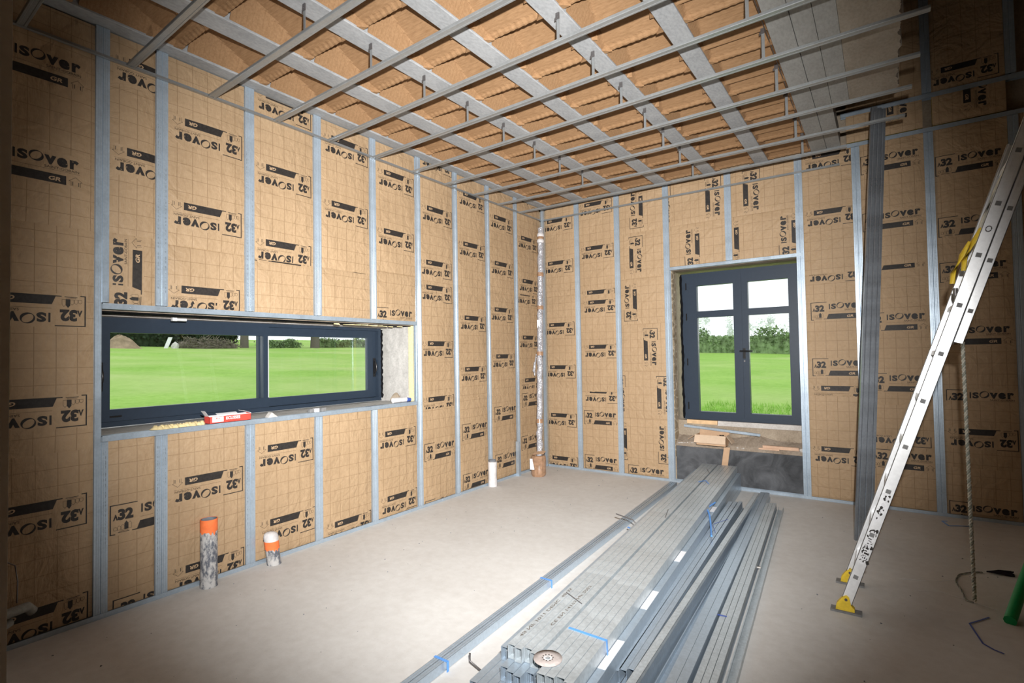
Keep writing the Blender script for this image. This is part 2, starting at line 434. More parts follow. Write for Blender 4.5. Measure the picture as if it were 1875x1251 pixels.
for rec in '''A0 0 -5.79 3.422;A0 0 -5.795 2.825;A0 180 -5.288 1.794;A0 180 -5.28 1.194;A0 180 -5.277 .599;A0 180 -5.268 .004;A1 180 -4.663 3.379;A1 180 -4.673 2.786;A1 0 -5.162 .676;A1 0 -5.146 .086;A1 90 -5.175 1.90;A2 180 -4.327 3.106;A2 180 -4.333 2.507;A2 180 -4.348 1.92;A2 180 -4.326 .588;A2 180 -4.319 -.019;A3 180 -3.729 3.546;A3 180 -3.733 2.956;A3 180 -3.736 2.352;A3 0 -4.238 2.541;A3 180 -3.727 .721;A3 180 -3.709 .137;A4 180 -3.123 3.395;A4 180 -3.127 2.805;A4 180 -3.156 2.370;A4 180 -3.115 -.041;A5 180 -2.521 3.255;A5 180 -2.53 2.67;A5 0 -3.037 2.07;A5 180 -2.535 .675;A5 180 -2.517 .043;A6 180 -1.917 3.626;A6 180 -1.928 3.032;A6 180 -1.947 2.442;A6 180 -1.945 2.173;A6 180 -1.938 1.565;A6 180 -1.935 .964;A6 0 -2.409 .656;A6 0 -2.407 .054;A7 180 -1.327 3.336;A7 180 -1.332 2.743;A7 180 -1.331 1.873;A7 180 -1.332 1.27;A7 0 -1.803 .792;A7 0 -1.796 .216;A8 180 -.733 3.185;A8 180 -.73 2.597;A8 180 -.746 2.008;A8 180 -.728 1.414;A8 0 -1.186 .937;A8 0 -1.178 .34;A9 180 -.127 3.025;A9 180 -.108 2.438;A9 180 -.163 2.264;A9 180 -.126 1.665;A9 180 -.087 1.082;A9 0 -.569 1.065;A9 0 -.593 .491;A9 180 -.084 3.662;B0 180 .491 3.326;B0 180 .494 2.724;B0 180 .497 1.846;B0 180 .5 1.248;B0 180 .503 .573;B0 180 .512 -.026;B1 180 1.091 3.46;B1 180 1.101 2.86;B1 180 1.107 2.26;B1 180 1.125 2.123;B1 180 1.122 1.522;B1 180 1.118 .924;B1 0 .621 .819;B1 0 .619 .222;B2 90 1.336 3.188;B2 -90 1.505 3.087;B2 90 1.229 1.997;B2 -90 1.671 1.894;B2 -90 1.229 1.293;B2 -90 1.83 1.292;B2 90 1.052 .203;B2 90 1.645 .202;B2 0 1.243 .15;B3 -90 1.877 3.661;B3 -90 2.475 3.653;B3 90 2.031 2.6;B4 -90 2.894 3.646;B4 90 2.473 2.606;B4 90 3.064 2.597;B5 180 3.815 3.495;B5 180 3.814 2.887;B5 180 3.818 2.292;B5 0 3.35 2.089;B5 0 3.35 1.495;B5 180 3.831 1.026;B5 180 3.816 .39;B6 0 3.833 3.549;B6 0 3.835 2.963;B6 0 3.836 2.554;B6 0 3.839 1.948;B6 0 3.845 1.345;B6 180 4.32 .629;B6 0 3.851 .588;B7 0 4.424 3.41;B7 0 4.429 2.821;B7 0 4.428 2.391;B7 0 4.433 1.794;B7 0 4.441 1.194;B7 180 4.928 .651;B7 0 4.434 .156;B17 180 4.899 4.071;B17 -90 4.827 4.27;B16 -90 4.248 4.319'''.split(';'):
    k, o_, a_, b_ = rec.split(); ST.setdefault(k, []).append((int(o_), float(a_), float(b_)))
SA = [-5.21, -4.877, -4.273, -3.676, -3.071, -2.472, -1.881, -1.278, -.666]
SB = [.558, 1.152, 1.808, 2.541, 3.269, 3.792, 4.38, 4.975]
PZ = {'A0': [.03, 1.05, 2.39, 3.69], 'A1': [.03, 1.085, None, 1.945, 2.40, 3.69], 'A2': [.03, 1.085, None, 1.945, 2.38, 3.69], 'A3': [.03, 1.085, None, 1.945, 2.372, 3.69],
      'A4': [.03, 1.085, None, 1.945, 2.376, 3.69], 'A5': [.03, 1.085, None, 1.945, 2.421, 3.69], 'A6': [.03, 1.019, 2.388, 3.69], 'A7': [.03, 1.09, 2.31, 3.69],
      'A8': [.03, 1.074, 2.40, 3.69], 'A9': [.03, 1.119, 2.407, 3.69], 'B0': [.03, 1.116, 2.41, 3.67], 'B1': [.03, 1.075, 2.375, 3.67],
      'B2': [.03, .165, .75, 1.352, 1.955, 2.55, 3.14, 3.67], 'B3': [2.64, 3.14, 3.67], 'B4': [2.64, 3.14, 3.67], 'B5': [.03, 1.10, 2.39, 3.67],
      'B6': [.03, .733, 1.03, 2.42, 3.67], 'B7': [.03, .47, 1.087, 2.41, 3.67], 'B8': [.03, 1.3, 2.6, 3.67], 'B16': [3.72, 4.02, 5.1], 'B17': [3.72, 4.02, 5.1]}
def urange(k):
    n = int(k[1:])
    if k[0] == 'A':
        e = [-5.90]+SA+[-.045]; return e[n]+(.037 if n else 0), e[n+1]-.037+(.037 if n == 9 else 0)
    e = [.045]+SB+[5.6]
    if n == 16: return 3.72, SB[6]-.037
    if n == 17: return SB[6]+.037, SB[7]-.037
    a, b = e[n]+.037, e[n+1]-.037
    if n == 0: a = .050
    if n == 8: b = 5.6
    return a, b
BAYN = {'A': ['bay nearest the camera', 'first bay left of the low window stud', 'second bay', 'third bay', 'fourth bay', 'fifth bay', 'sixth bay', 'seventh bay', 'eighth bay', 'bay at the room corner'],
        'B': ['bay at room corner', 'second bay from corner', 'bay left of tall window', 'left bay above tall window', 'right bay above tall window', 'first bay right of tall window', 'second bay right of tall window', 'third bay right of tall window', 'last bay at far right']}
for k, zs in PZ.items():
    a, b = urange(k); n = int(k[1:]); sts = ST.get(k, [])
    prs = [(p, q) for p, q in zip(zs, zs[1:]) if p is not None and q is not None]
    ref = sts[0] if sts else (0, a, zs[0])
    nr = len(prs)
    for i, (p, q) in enumerate(prs):
        # a stamp belongs to the panel that holds most of its height
        own = []
        for s_ in sts:
            o_, U0, Z0 = s_
            lo, hi = {0: (Z0-.19, Z0), 180: (Z0, Z0+.19), 90: (Z0, Z0+.485), -90: (Z0-.485, Z0)}[o_]
            ov = [max(0, min(hi, qq)-max(lo, pp)) for pp, qq in prs]
            best = ov.index(max(ov))
            if k == 'A3' and o_ == 0: best = 1
            if k == 'A4' and abs(Z0-2.37) < .01: best = 1
            if k == 'B1' and abs(Z0-2.26) < .01: best = 2
            if k == 'B6' and abs(Z0-2.554) < .01: best = 2
            if k == 'A6' and abs(Z0-.964) < .01: best = 1
            if n >= 16: best = 1 if o_ == 180 else 0
            if best == i: own.append(s_)
        if k[0] == 'A' and n in (1, 2, 3, 4, 5): row = ['below low window', 'just above low window', 'top panel above low window'][i]
        elif n >= 16: row = ('just below' if i == 0 else 'above')+' the upper track in the dark opening'
        else: row = 'bottom panel' if i == 0 else 'top panel' if i == nr-1 else ('middle panel' if nr == 3 else ORD[i]+' panel from floor')
        if k[0] == 'A': pos = 'camera-side end bay, left wall' if n == 0 else ('corner bay, left wall' if n == 9 else ORD[9-n]+' bay from corner, left wall')
        elif n >= 16: pos = 'left part' if n == 16 else 'right part'
        else: pos = BAYN['B'][n]+', back wall'
        r_ = [s for s in own] or [ref]
        rr = r_[-1]
        if rr[0] == 0: g = (rr[1]+.039-.1, rr[2]+.046, False)
        elif rr[0] == 180: g = (rr[1]-.039, rr[2]+.054, False)
        elif rr[0] == 90: g = (rr[1]-.05, rr[2]+.04, False)
        else: g = (rr[1]-.05, rr[2]-.04, False)
        panel(k[0], a, b, p, q, own, 'printed kraft insulation, %s, %s' % (row, pos), g)

# ------------------------------------------------------------------ studs and tracks
def chan_prof(wd=.035, dp=.048, lip=.006):
    return [(wd, -lip), (wd, 0), (wd*.70, 0), (wd*.66, -.0012), (wd*.62, 0), (wd*.38, 0), (wd*.34, -.0012), (wd*.30, 0), (.0034, 0), (.0004, -.0032), (.0004, -dp), (wd, -dp), (wd, -dp+lip)]
def channel(mb, wall, uc, sd, z0, z1, m=0, wd=.035):
    prof = ribbon([(uc+sd*u, d) for u, d in chan_prof(wd)], .0009*(-sd))
    poly = [((d, u, z0) if wall == 'A' else (u, -d, z0)) for u, d in prof]
    mb.prism(poly, (0, 0, z1-z0), m)
def stud_text(mb, wall, uc, z0, txt, hgt=.012, m=1, flipv=False):
    for p in put(txt, 0, len(txt)*.022, 0, hgt):
        q = [(uc+hgt/2-v, z0+u) if not flipv else (uc-hgt/2+v, z0-u) for u, v in p]
        mb.face([(.0006, u, z) if wall == 'A' else (u, -.0006, z) for u, z in q], m)
def stud(wall, uc, z0, z1, label, group, text=None, sides=(-1, 1)):
    root = empty('wall_stud', (0, uc, z0) if wall == 'A' else (uc, 0, z0), label, 'stud', group)
    for sd in sides:
        mb = MB(); channel(mb, wall, uc, sd, z0, z1)
        if text and sd in text:
            for tz, tt in text[sd]: stud_text(mb, wall, uc+sd*.018, tz, tt, flipv=True)
        mb.build('channel', ['galvanised', 'ink'] if text else 'galvanised', root)
    return root
GA = 'double steel studs of the left wall'; GB = 'double steel studs of the back wall'
T1 = 'NF 06/08/18 48-35 CE EN 14195'; T2 = 'OFIS IDR MP625 399-01-00 48 CE EN 14195'
stud('A', SA[0], .0045, 3.697, 'full height steel stud at the left end of the low window', GA, None, (-1,))
stud('A', SA[0], .0045, 1.080, 'short single steel stud below the left end of the low window', GA, {1: [(1.02, 'LOTD DE D 07-02-15 1026 CE')]}, (1,))
stud('A', SA[0], 1.952, 3.697, 'short single steel stud above the left end of the low window', GA, None, (1,))
for i in range(1, 5):
    nm = ORD[i-1]
    stud('A', SA[i], 1.952, 3.697, 'short double stud above the low window, %s from its left end' % nm, GA, {-1: [(3.2, '48 CE EN 14195 NF'), (2.7, T1)], 1: [(2.9, T2)]} if i < 3 else None)
    stud('A', SA[i], .0045, 1.080, 'short double stud below the low window, %s from its left end' % nm, GA, {-1: [(1.02, T2)], 1: [(1.0, 'CE-EN 14195')]} if i < 3 else None)
for i in range(5, 9):
    stud('A', SA[i], .0045, 3.697, 'full height double steel stud, %s from the room corner on the left wall' % ORD[8-i] if i > 5 else 'full height double steel stud at the right end of the low window', GA)
# offcut beside the stud nearest the corner
mb = MB(); mb.prism([(x, y, .0) for x, y in ribbon([(.048, -.70), (.048, -.745), (.004, -.745), (.004, -.70)], .0012)], (0, 0, .45)); mb.build('stud_offcut', 'galvanised')
tag(bpy.data.objects['stud_offcut'], 'short steel channel offcut standing beside the stud nearest the room corner', 'stud')
for i, s_ in enumerate(SB):
    if i == 3: stud('B', s_, 2.645, 3.66, 'short double steel stud above the middle of the tall window', GB); continue
    lab = ['first full height stud right of the room corner, back wall', 'second full height stud right of the room corner, back wall', 'full height stud along the left edge of the tall window recess', '',
           'full height stud along the right edge of the tall window recess', 'stud just behind the leaning steel channel, back wall', 'back wall stud crossed by the lower half of the ladder', 'back wall stud at the far right behind the ladder top'][i]
    stud('B', s_, .0045, 3.66, 'double steel '+lab, GB, {1: [(2.6, 'NF 48-35 CE EN 14195')]} if i in (5, 6) else None)
for s_, nm in ((SB[6], 'left'), (SB[7], 'right')):
    stud('B', s_, 4.045, 5.1, 'double stud in the dark upper opening, %s one of two' % nm, 'studs in the dark upper opening')
# corner stud
r_ = empty('corner_stud', (.03, -.03, 0), 'steel channel stud standing in the room corner behind the wrapped tube', 'stud')
mb = MB(); mb.prism([(x, y, .0045) for x, y in ribbon([(.005, -.012), (.005, -.0405), (.044, -.0405), (.044, -.012)], .0012)], (0, 0, 3.66)); mb.build('channel', 'galvanised', r_)
def track(name, wall, u0, u1, z, dirn, label, fl=.030, dp=.05, mat='galvanised'):
    """U track: web at z, flanges pointing dirn (+1 up / -1 down); front flange at depth 0"""
    mb = MB(); t_ = .0012; f = .002
    def bx(ua, ub, da, db, za, zb): mb.box((da, ua, za) if wall == 'A' else (ua, -da, za), (db, ub, zb) if wall == 'A' else (ub, -db, zb))
    bx(u0, u1, f, -dp, z, z+dirn*t_); bx(u0, u1, f, f+t_, z, z+dirn*fl); bx(u0, u1, -dp, -dp-t_, z, z+dirn*fl)
    for k in range(int((u1-u0)/.3)):   # screw heads
        u = u0+.15+.3*k; zz = z+dirn*fl*.5
        c = (f+t_, u, zz) if wall == 'A' else (u, -f-t_, zz)
        d = (f+t_+.002, u, zz) if wall == 'A' else (u, -f-t_-.002, zz)
        mb.tube([c, d], .004, 6)
    return tag(mb.build(name, mat), label, 'track')
track('floor_track', 'A', -5.9, -.05, .001, 1, 'galvanised floor track running along the foot of the left wall')
track('floor_track', 'B', .05, 5.5, .001, 1, 'galvanised floor track running along the foot of the back wall')
track('window_head_track', 'A', SA[0]+.004, SA[5]-.037, 1.912, 1, 'galvanised head track directly above the low wide window', .036)
track('window_sill_track', 'A', SA[0]+.004, SA[5]-.037, 1.118, -1, 'galvanised sill track below the low wide window', .036)
track('window_head_track', 'B', SB[2]-.03, SB[4]+.03, 2.600, 1, 'galvanised head track directly above the tall window', .036)
track('ceiling_track', 'B', .0, 5.5, 3.705, -1, 'long galvanised top track holding the back wall studs', .040)
track('upper_track', 'B', 3.675, 5.35, 4.035, -1, 'galvanised track on the back wall above, at the slab edge', .045)
def angle(name, pts, label):
    mb = MB(); (a, b) = pts
    if a[0] == b[0]: mb.box((.002, a[1], 3.497), (.028, b[1], 3.498)); mb.box((.002, a[1], 3.497), (.003, b[1], 3.525))
    else: mb.box((a[0], -.0045, 3.497), (b[0], -.028, 3.498)); mb.box((a[0], -.0045, 3.497), (b[0], -.0055, 3.525))
    return tag(mb.build(name, 'furring_steel'), label, 'trim')
angle('edge_angle', ((0, -5.9), (0, -.03)), 'thin steel edge angle along the left wall carrying the ceiling channels')
angle('edge_angle', ((.03, 0), (3.655, 0)), 'thin steel edge angle along the back wall below the ceiling channels')

# ------------------------------------------------------------------ ceiling channels and hangers
FA = [-5.6, -5.065, -4.56, -4.06, -3.56, -3.06, -2.555, -2.05, -1.555, -1.055, -.577]
FE = [(4.32, -5.69), (4.31, -5.16), (4.30, -4.65), (4.29, -4.16), (4.27, -3.65), (4.26, -3.14), (4.242, -2.628), (4.221, -2.078), (4.196, -1.582), (4.17, -1.020), (3.744, -.531)]
CH = ribbon([(-.0235+.006, .018), (-.0235, .018), (-.0235, .003), (-.021, 0), (-.011, 0), (-.009, .0018), (.009, .0018), (.011, 0), (.021, 0), (.0235, .003), (.0235, .018), (.0235-.006, .018)], .0009)
for i, (ya, (xe, ye)) in enumerate(zip(FA, FE)):
    a = V(.004, ya, 3.4985); b = V(xe, ye, 3.4985); d = (b-a).normalized(); nrm = V(-d.y, d.x, 0)
    mb = MB(); mb.prism([a+nrm*p+V(0, 0, q) for p, q in CH], b-a)
    root = mb.build('ceiling_channel', 'furring_steel')
    tag(root, 'long steel ceiling channel, %s from the back wall' % ORD[10-i], 'channel', 'parallel steel ceiling channels')
def hanger(x, y, ztop, label):
    root = empty('channel_hanger', (x, y, 3.5), label, 'hanger', 'steel strap hangers between beams and channels')
    mb = MB(); mb.box((x-.010, y-.001, 3.516), (x+.010, y+.001, ztop-.03)); mb.box((x-.013, y-.012, 3.516), (x+.013, y+.012, 3.524)); mb.build('strap', 'furring_steel', root)
    mb = MB(); mb.box((x-.013, y-.006, ztop-.045), (x+.011, y+.0015, ztop-.005)); mb.box((x-.022, y-.002, ztop-.05), (x-.012, y+.002, ztop-.03))
    mb.tube([(x-.004, y-.009, ztop-.028), (x-.004, y+.004, ztop-.028)], .005, 8); mb.build('clip', 'wire_steel', root)
for j, (x, rows) in enumerate(((1.21, range(2, 10)), (2.36, range(3, 11)), (3.375, range(5, 11)))):
    for i in rows:
        ya = FA[i]; xe, ye = FE[i]; y = ya+(ye-ya)*x/xe
        hanger(x if j != 1 else x-.012*(i-6), y, 3.70 if j < 2 else 3.735, 'strap hanger on the %s channel from the back wall, %s row from the left' % (ORD[10-i], ORD[j]))

# ------------------------------------------------------------------ concrete beams, infill blocks, slab
BE = [(-.30, .105), (.512, .682), (1.104, 1.268), (1.685, 1.833), (2.278, 2.417), (2.846, 2.985)]
BNAME = ['against the left wall', 'first out from the left wall', 'second out from the left wall', 'third out from the left wall', 'fourth out from the left wall', 'fifth out, beside the slab']
for i, (a, b) in enumerate(BE):
    mb = MB(); zf = 3.70; y0, y1 = -6.9, .02
    prof = [(a, zf+.05), (a, zf+.004), (a+.004, zf), (b-.004, zf), (b, zf+.004), (b, zf+.05), (b-.04, zf+.05), (b-.05, zf+.23), (a+.05, zf+.23), (a+.04, zf+.05)]
    mb.prism([(x, y0, z) for x, z in prof], (0, y1-y0, 0))
    tag(mb.build('ceiling_beam', 'beam_concrete'), 'grey concrete ceiling beam, '+BNAME[i], 'beam', 'concrete ceiling beams')
def block_mesh(wd, two):
    L = .5988; mb = MB(); nx = int(wd/.013); ny = 46; zf = .014
    def P(y):
        y = y/.6
        def saw(t_, lo, top, drop): return lo+(top-lo)*(t_/.10) if t_ < .10 else top-drop*((t_-.10)/.90)**1.05
        if two:
            return saw(y/.66, .05, .105, .085) if y < .66 else saw((y-.66)/.34, .04, .085, .062)
        return saw(y, .075, .195, .168)
    vs = []
    for j in range(ny+1):
        y = L*j/ny
        for i in range(nx+1):
            x = wd*i/nx; d = min(x, wd-x)
            z = min(zf+2.0*d, P(y))
            if y > L-.040 and d > .02: z -= .009*sin((y-L+.040)/.040*pi*.75)+.002*sin(x*130)
            vs.append((x, y, z))
    fs = [(j*(nx+1)+i, (j+1)*(nx+1)+i, (j+1)*(nx+1)+i+1, j*(nx+1)+i+1) for j in range(ny) for i in range(nx)]
    mb.grid(vs, fs, 0)
    for yy, q in ((L-.004, 1.0),)+(() if two else ((.40, .55),)):   # pressed gussets where a rib meets the beam
        for sg, xb in ((1, .001), (-1, wd-.001)):
            a_ = (xb-sg*.004, yy-.058*q, zf-.006); b_ = (xb+sg*.052*q, yy, zf-.004); c_ = (xb+sg*.056*q, yy-.012, zf+.118*q); e_ = (xb, yy, zf-.004)
            for f_ in ((a_, b_, c_), (a_, c_, e_), (b_, e_, c_), (a_, e_, b_)): mb.face(f_)
    top = [(x, y, z+.014) for x, y, z in vs]
    mb.grid(top, [f[::-1] for f in fs], 0)
    N = nx+1
    for j in range(ny):
        for i in (0, nx): a, b = j*N+i, (j+1)*N+i; mb.face([vs[a], vs[b], top[b], top[a]])
    for i in range(nx):
        for j in (0, ny): a, b = j*N+i, j*N+i+1; mb.face([vs[a], vs[b], top[b], top[a]])
    return mb
JO = [-.571+.0-.599*k for k in range(11)]
bays = [(BE[k][1], BE[k+1][0]) for k in range(5)]+[(BE[5][1], 3.405)]
for bi, (a, b) in enumerate(bays):
    mb = block_mesh(b-a-.002, bi == 5); first = None
    for j, y in enumerate(JO):
        if first is None:
            first = mb.build('infill_block', 'wood_fibre', origin=(0, 0, 0)); o = first
        else:
            o = first.copy(); COL.objects.link(o)
        o.location = (a+.001, y, 3.70)
        if j == 0: o.scale = (1, .95, 1)
        tag(o, 'tan wood-fibre ceiling block, %s from the back wall, %s row from the left wall' % (ORD[j], ORD[bi]), 'ceiling block', 'pressed wood-fibre ceiling infill blocks')
# slab with board marks and a ragged right edge
mb = MB()
def slabx(y): return 4.115+.006*sin(19*y)+.006*sin(47*y+1)+.010*random.random()
y = -6.9; ys = []
while y < -1.09: ys.append(y); y += .022
ys.append(-1.09)
cuts = [3.405, 3.545, 3.668, 3.795]
for k in range(3):
    g = .0018
    mb.box((cuts[k]+g, -6.9, 3.70+.003*(k == 1)), (cuts[k+1]-g, -1.09, 3.84), 0)
mb.box((3.405, -1.09, 3.70), (3.545-.0018, .0, 3.84), 0); mb.box((3.545+.0018, -1.09, 3.702), (3.668, .0, 3.84), 0)
for a, b in zip(ys, ys[1:]):
    mb.prism([(3.795, a, 3.699), (slabx(a), a, 3.699), (slabx(b), b, 3.699), (3.795, b, 3.699)], (0, 0, .141), 1)
mb.box((3.405, -6.9, 3.80), (3.80, -1.09, 3.83), 0)
o = mb.build('ceiling_slab', ['slab_grey', 'slab_brown']); tag(o, None, None, None, 'structure')
# lattice wire girder along the slab edge
mb = MB(); pts = [];
for k in range(30):
    y = -.2-.2*k; pts.append((3.392, y, 3.715 if k % 2 else 3.80))
mb.tube(pts, .003, 5); mb.tube([(3.39, -.1, 3.712), (3.39, -6, 3.712)], .003, 5)
tag(mb.build('lattice_wire', 'wire_steel'), 'zigzag reinforcing wire along the edge of the flat slab', 'wire')
mb = MB(); mb.box((-.3, -6.9, 3.935), (3.405, .02, 3.97)); tag(mb.build('ceiling', 'roof_dark'), None, None, None, 'structure')

# ------------------------------------------------------------------ shell
def structure(o): return tag(o, None, None, None, 'structure')
mb = MB(); mb.box((-.6, -9, -.2), (6.6, .0, 0)); mb.box((1.845, 0, -.2), (3.262, .10, 0)); mb.box((-.6, 0, -.2), (1.845, .5, -.001)); mb.box((3.262, 0, -.2), (6.6, .5, -.001)); structure(mb.build('floor', 'screed', origin=(0, 0, 0)))
mb = MB()   # left wall with the low window opening
x0, x1 = -.60, -.10
mb.box((x0, -9, 0), (x1, -5.25, 3.86)); mb.box((x0, -2.535, 0), (x1, .5, 3.86)); mb.box((x0, -5.25, 0), (x1, -2.535, 1.095)); mb.box((x0, -5.25, 1.905), (x1, -2.535, 3.86)); mb.box((x0, -9, 3.86), (x1, .5, 6.3))
structure(mb.build('wall_left', 'masonry'))
mb = MB()
y0, y1 = .10, .50
mb.box((-.6, y0, 0), (1.845, y1, 6.3)); mb.box((3.262, y0, 0), (6.6, y1, 6.3)); mb.box((1.845, y0, 2.60), (3.262, y1, 6.3)); mb.box((1.845, .20, 0), (3.262, y1, .74))
structure(mb.build('wall_back', 'masonry'))
mb = MB(); mb.box((6.4, -9, 0), (6.6, .5, 6.3)); structure(mb.build('wall_right', 'far_wall'))
mb = MB(); mb.box((-.6, -9.2, 0), (6.6, -9, 6.3)); structure(mb.build('wall_front', 'far_wall'))
mb = MB(); mb.box((-.6, -9, 6.3), (6.6, .5, 6.5)); structure(mb.build('ceiling_upper', 'roof_dark'))
# reveals
mb = MB()
def rough_sheet(mb, o, a, b, na, nb, amp, m=0):
    o, a, b = Vector(o), Vector(a), Vector(b); n = a.cross(b).normalized(); vs = []
    for j in range(nb+1):
        for i in range(na+1):
            e = 0 if i in (0, na) or j in (0, nb) else (random.random()-.5)*2*amp
            vs.append(o+a*(i/na)+b*(j/nb)+n*e)
    mb.grid(vs, [(j*(na+1)+i, j*(na+1)+i+1, (j+1)*(na+1)+i+1, (j+1)*(na+1)+i) for j in range(nb) for i in range(na)], m, True)
rough_sheet(mb, (-.10, -2.537, 1.095), (-.36, 0, 0), (0, 0, .81), 14, 24, .006)
mb.box((-.60, -2.536, 1.095), (-.10, -2.52, 1.905))
structure(mb.build('trim_1', 'reveal_concrete'))
mb = MB(); rough_sheet(mb, (-.055, -5.25, 1.112), (-.40, 0, 0), (0, 2.72, 0), 10, 60, .003); mb.box((-.60, -5.25, 1.05), (-.055, -2.53, 1.108)); structure(mb.build('trim_2', 'reveal_concrete'))
mb = MB(); rough_sheet(mb, (1.846, .075, .42), (0, .13, 0), (0, 0, 2.18), 6, 60, .008); mb.box((1.82, .07, .3), (1.8445, .3, 2.6)); structure(mb.build('trim_3', 'stone_jamb'))
mb = MB(); mb.box((1.845, .06, 2.598), (3.262, .30, 2.640)); structure(mb.build('trim_4', 'ledge_dirt'))
mb = MB(); mb.box((3.2622, .05, .3), (3.28, .3, 2.6)); structure(mb.build('trim_5', 'plaster'))
# yellow insulation edge beside the low window
mb = MB(); mb.box((-.115, -2.534, 1.12), (-.055, -2.506, 1.905)); tag(mb.build('foam_strip', 'yellow_wool'), 'pale yellow insulation strip edging the right reveal of the low window', 'insulation')
# plaster strip and black sheet painting the gap's shade above the low window
mb = MB(); mb.box((-.56, -5.25, 1.893), (-.34, -2.535, 1.905)); structure(mb.build('trim_6', 'plaster'))
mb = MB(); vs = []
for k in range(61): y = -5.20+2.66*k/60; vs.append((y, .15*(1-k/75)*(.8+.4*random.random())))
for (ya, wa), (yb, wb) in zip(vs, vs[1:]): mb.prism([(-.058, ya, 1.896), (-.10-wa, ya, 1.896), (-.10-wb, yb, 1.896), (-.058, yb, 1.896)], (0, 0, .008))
structure(mb.build('trim_11', 'black_foam_and_shade'))
mb = MB()
for k in range(11):
    y = -3.45+k*.075; mb.tube([(-.07-.1*random.random(), y, 1.897), (-.06-.1*random.random(), y+.03+.03*random.random(), 1.893)], .004+.006*random.random(), 6)
tag(mb.build('foam_crumbs', 'yellow_wool'), 'crumbly yellow foam along the gap above the low window', 'foam', None, 'stuff')
# membrane below the tall window
mb = MB(); rough_sheet(mb, (1.845, .097, 0), (1.417, 0, 0), (0, .0, .46), 40, 14, .006)
N0 = len(mb.v); mb.box((1.845, .10, 0), (3.262, .20, .43)); structure(mb.build('trim_7', 'bitumen_membrane'))
# dirty ledge
mb = MB(); vs = []; nx, ny = 90, 14
for j in range(ny+1):
    for i in range(nx+1):
        x = 1.847+1.413*i/nx; t_ = j/ny; y = .085+.125*t_
        z = .462+.030*sin(3.1*(x-1.7))**2*(1-t_)+(.10+.06*math.exp(-((x-2.75)/.17)**2))*t_**.9+.012*(random.random()-.5)
        if j == 0: z = .435
        vs.append((x, y, z))
mb.grid(vs, [(j*(nx+1)+i, j*(nx+1)+i+1, (j+1)*(nx+1)+i+1, (j+1)*(nx+1)+i) for j in range(ny) for i in range(nx)], 0, True)
structure(mb.build('trim_8', 'ledge_dirt'))
mb = MB(); mb.box((1.95, .195, .56), (3.262, .30, .715)); structure(mb.build('trim_9', 'masonry'))
mb = MB(); mb.box((1.96, .17, .705), (2.32, .30, .752)); tag(mb.build('timber_batten', 'pine'), 'yellow pine batten under the left side of the tall window', 'batten')
mb = MB(); mb.box((2.325, .175, .695), (3.25, .30, .752)); structure(mb.build('trim_10', 'plaster'))

# ------------------------------------------------------------------ windows
def frame_rect(mb, wall, d0, d1, u0, u1, z0, z1, l, r, b, t_, m=0):
    def bx(ua, ub, za, zb):
        mb.box((-d0, ua, za) if wall == 'A' else (ua, d0, za), (-d1, ub, zb) if wall == 'A' else (ub, d1, zb), m)
    bx(u0, u0+l, z0, z1); bx(u1-r, u1, z0, z1); bx(u0+l, u1-r, z0, z0+b); bx(u0+l, u1-r, z1-t_, z1)
W1 = empty('window_1', (-.45, -3.87, 1.125)); structure(W1)
mb = MB(); frame_rect(mb, 'A', .455, .56, -5.245, -2.60, 1.123, 1.895, .045, .035, .035, .030); mb.box((-.450, -5.16, 1.150), (-.455, -2.60, 1.157)); mb.box((-.447, -5.16, 1.123), (-.455, -2.60, 1.128)); mb.build('outer_frame', 'anthracite', W1)
mb = MB(); frame_rect(mb, 'A', .450, .500, -5.16, -3.868, 1.160, 1.866, .132, .048, .084, .082); mb.box((-.449, -5.115, 1.164), (-.4505, -3.86, 1.166)); s1 = mb.build('sliding_sash', 'anthracite', W1)
mb = MB(); frame_rect(mb, 'A', .505, .545, -3.93, -2.633, 1.160, 1.866, .085, .105, .075, .078); s2 = mb.build('fixed_sash', 'anthracite', W1)
mb = MB(); mb.box((-.472, -5.03, 1.24), (-.478, -3.914, 1.786)); mb.build('pane', 'glass', s1)
mb = MB(); mb.box((-.522, -3.848, 1.23), (-.528, -2.735, 1.79)); mb.build('pane', 'glass', s2)
mb = MB(); mb.box((-.448, -3.874, 1.245), (-.4505, -3.868, 1.782)); mb.build('stile_or_glint', 'aluminium', s1)  # bright strip added as the reflection at the pane's edge, no real part
for (yc, sash, xx) in ((-5.085, s1, -.450), (-2.655, s2, -.500)):
    mb = MB(); pts = [(xx+.004+.026*sin(pi*k/14), yc+.006*sin(pi*k/14), 1.39+.17*k/14) for k in range(15)]
    mb.tube(pts, .008, 8); mb.box((xx, yc-.016, 1.375), (xx+.004, yc+.016, 1.575)); mb.build('handle', 'black_plastic', sash)
mb = MB(); mb.box((-.449, -5.03, 1.188), (-.442, -4.96, 1.200)); mb.build('latch', 'black_plastic', s1)
W2 = empty('window_2', (2.6, .2, .77)); structure(W2)
mb = MB(); frame_rect(mb, 'B', .205, .29, 1.925, 3.262, .755, 2.56, .062, .05, .045, .045); mb.build('outer_frame', 'anthracite', W2)
HB = .755
